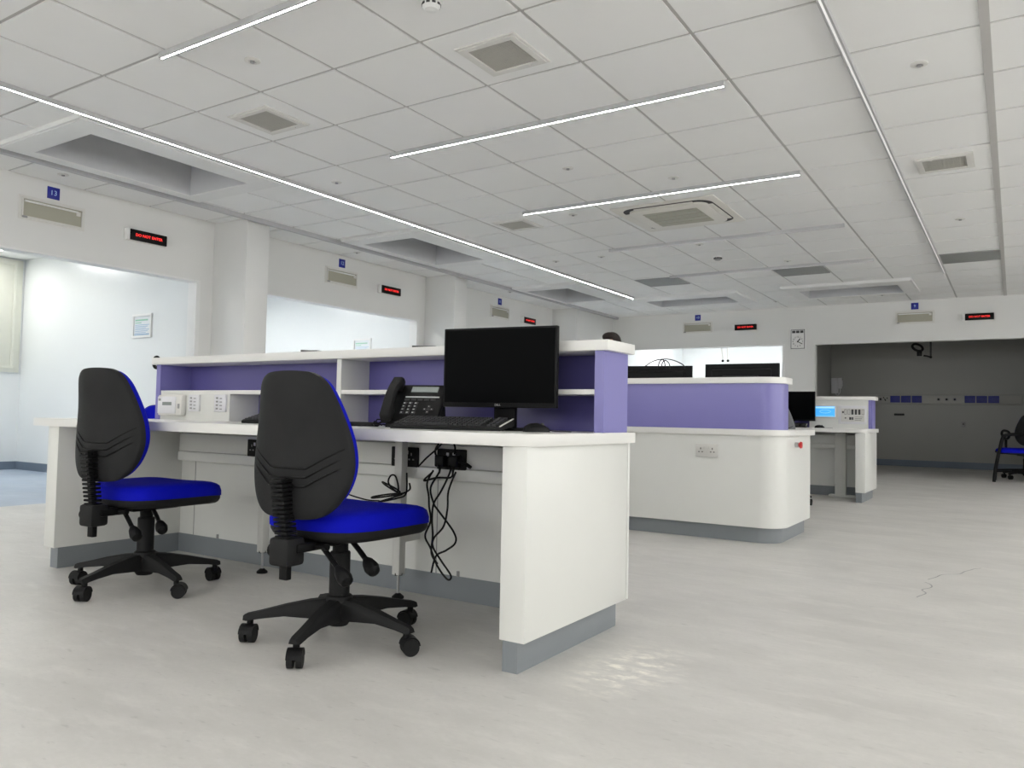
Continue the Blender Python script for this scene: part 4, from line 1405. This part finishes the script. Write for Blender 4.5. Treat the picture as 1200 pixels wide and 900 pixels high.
def merged(name, mb, m, parent, voxel=0.009):
    """one continuous surface grown over overlapping limbs"""
    o = mb.build(name, m, parent, 0)
    r = o.modifiers.new('merge', 'REMESH')
    r.mode = 'VOXEL'
    r.voxel_size = voxel
    r.use_smooth_shade = True
    sm_ = o.modifiers.new('smooth', 'SMOOTH')
    sm_.iterations = 6
    sm_.factor = 0.5
    return o


def trunk(mb, rows, n=20):
    """stacked ellipses (z, half width, half depth, centre y)"""
    return mb.loop([[(w * math.cos(a), cy + d * math.sin(a), z) for a in (2 * PI * k / n for k in range(n))] for z, w, d, cy in rows])


person = thing('person', 'person standing behind the lilac counter, only brown hair showing', 'person', (PX, PY, 0), pf)
B = MB()
trunk(B, [(0.74, 0.10, 0.08, 0.0), (0.80, 0.155, 0.105, -0.01), (0.88, 0.15, 0.10, -0.005), (0.97, 0.122, 0.085, 0.0), (1.08, 0.135, 0.095, 0.0), (1.18, 0.155, 0.10, 0.0), (1.25, 0.15, 0.085, -0.01), (1.30, 0.09, 0.06, -0.015), (1.33, 0.052, 0.05, -0.012), (1.40, 0.048, 0.05, 0.0), (1.43, 0.03, 0.03, 0.0)])
B.ball((0, -0.008, 1.487), (0.073, 0.092, 0.095), 24, 16).ball((0, 0.032, 1.425), (0.052, 0.056, 0.055), 20, 12)
B.ball((0, 0.092, 1.462), (0.011, 0.014, 0.013), 10, 8).tube([(0, 0.083, 1.50), (0, 0.100, 1.466)], [0.007, 0.010], 8)
for s in (-1, 1):
    B.ball((0.075 * s, -0.012, 1.475), (0.010, 0.020, 0.032), 10, 8)
    B.tube([(0.13 * s, -0.012, 1.245), (0.168 * s, -0.015, 1.215), (0.192 * s, -0.018, 1.10), (0.205 * s, -0.012, 0.98), (0.208 * s, 0.02, 0.86), (0.205 * s, 0.045, 0.765)], [0.05, 0.052, 0.043, 0.037, 0.034, 0.025], 14)
    B.ball((0.203 * s, 0.06, 0.715), (0.017, 0.038, 0.052), 14, 10)
    for dy, ln in ((0.027, 0.062), (0.009, 0.072), (-0.009, 0.067), (-0.026, 0.054)):
        B.tube([(0.204 * s, 0.058 + dy, 0.695), (0.202 * s, 0.062 + dy * 1.15, 0.655), (0.197 * s, 0.067 + dy * 1.2, 0.655 - ln * 0.55), (0.186 * s, 0.072 + dy * 1.2, 0.655 - ln)], [0.0095, 0.009, 0.0085, 0.007], 8)
    B.tube([(0.200 * s, 0.085, 0.735), (0.192 * s, 0.115, 0.705), (0.188 * s, 0.125, 0.668)], [0.011, 0.010, 0.008], 8)
    B.tube([(0.08 * s, -0.005, 0.84), (0.088 * s, 0.0, 0.66), (0.095 * s, 0.004, 0.45), (0.098 * s, -0.012, 0.32), (0.10 * s, -0.015, 0.09)], [0.088, 0.083, 0.056, 0.056, 0.038], 16)
    B.tube([(0.10 * s, -0.02, 0.05), (0.105 * s, 0.06, 0.04), (0.11 * s, 0.14, 0.03)], [0.035, 0.033, 0.024], 12)
merged('body', B, M_skin, person, 0.006)
T = MB()
trunk(T, [(0.76, 0.168, 0.122, -0.008), (0.88, 0.162, 0.114, -0.005), (0.97, 0.136, 0.099, 0.0), (1.08, 0.147, 0.107, 0.0), (1.18, 0.166, 0.110, 0.0), (1.25, 0.162, 0.095, -0.01), (1.30, 0.100, 0.068, -0.015), (1.315, 0.07, 0.055, -0.012)])
for s in (-1, 1):
    T.tube([(0.12 * s, -0.012, 1.245), (0.168 * s, -0.015, 1.216), (0.192 * s, -0.018, 1.10), (0.196 * s, -0.017, 1.06)], [0.056, 0.062, 0.056, 0.054], 16)
merged('tunic', T, M_cloth, person, 0.008)
T = MB()
trunk(T, [(0.72, 0.15, 0.105, 0.0), (0.80, 0.163, 0.114, -0.01), (0.87, 0.158, 0.108, -0.005)])
for s in (-1, 1):
    T.tube([(0.08 * s, -0.005, 0.84), (0.089 * s, 0.0, 0.66), (0.096 * s, 0.004, 0.45), (0.099 * s, -0.012, 0.32), (0.10 * s, -0.015, 0.09)], [0.096, 0.092, 0.069, 0.068, 0.060], 16)
merged('trousers', T, M_cloth, person, 0.008)
for s in (-1, 1):
    MB().loop([[(0.106 * s + 0.046 * k * math.cos(a), y, max(0.0, 0.045 + hh * math.sin(a))) for a in (2 * PI * i / 12 for i in range(12))] for (y, k, hh) in ((-0.07, 0.5, 0.04), (-0.05, 0.8, 0.05), (0.02, 0.95, 0.05), (0.10, 1.0, 0.045), (0.16, 0.8, 0.045), (0.185, 0.3, 0.045))]).build('shoe', M_black, person, 60)
H = MB()
H.ball((0, -0.022, 1.497), (0.082, 0.096, 0.094), 24, 16).ball((0, 0.018, 1.540), (0.068, 0.076, 0.046), 20, 12).ball((0, -0.055, 1.45), (0.070, 0.060, 0.080), 20, 12).ball((0, -0.125, 1.50), (0.036, 0.032, 0.036), 16, 10)
merged('hair', H, M_hair, person, 0.006)
for s in (-1, 1):
    e = MB().ball((0.030 * s, 0.079, 1.492), (0.012, 0.008, 0.007), 12, 8).build('eye', M_paper, person, 60)
    MB().ball((0.030 * s, 0.085, 1.492), (0.005, 0.003, 0.005), 10, 6).build('iris', M_hair, e, 60)
    MB().tube([(0.014 * s, 0.086, 1.509), (0.032 * s, 0.084, 1.513), (0.046 * s, 0.073, 1.508)], [0.002, 0.003, 0.0015], 6).build('eyebrow', M_hair, person, 60)
MB().tube([(-0.022, 0.078, 1.428), (0, 0.088, 1.430), (0.022, 0.078, 1.428)], [0.002, 0.005, 0.002], 8).build('mouth', mat('lips', (0.42, 0.14, 0.12), 0.5), person, 60)
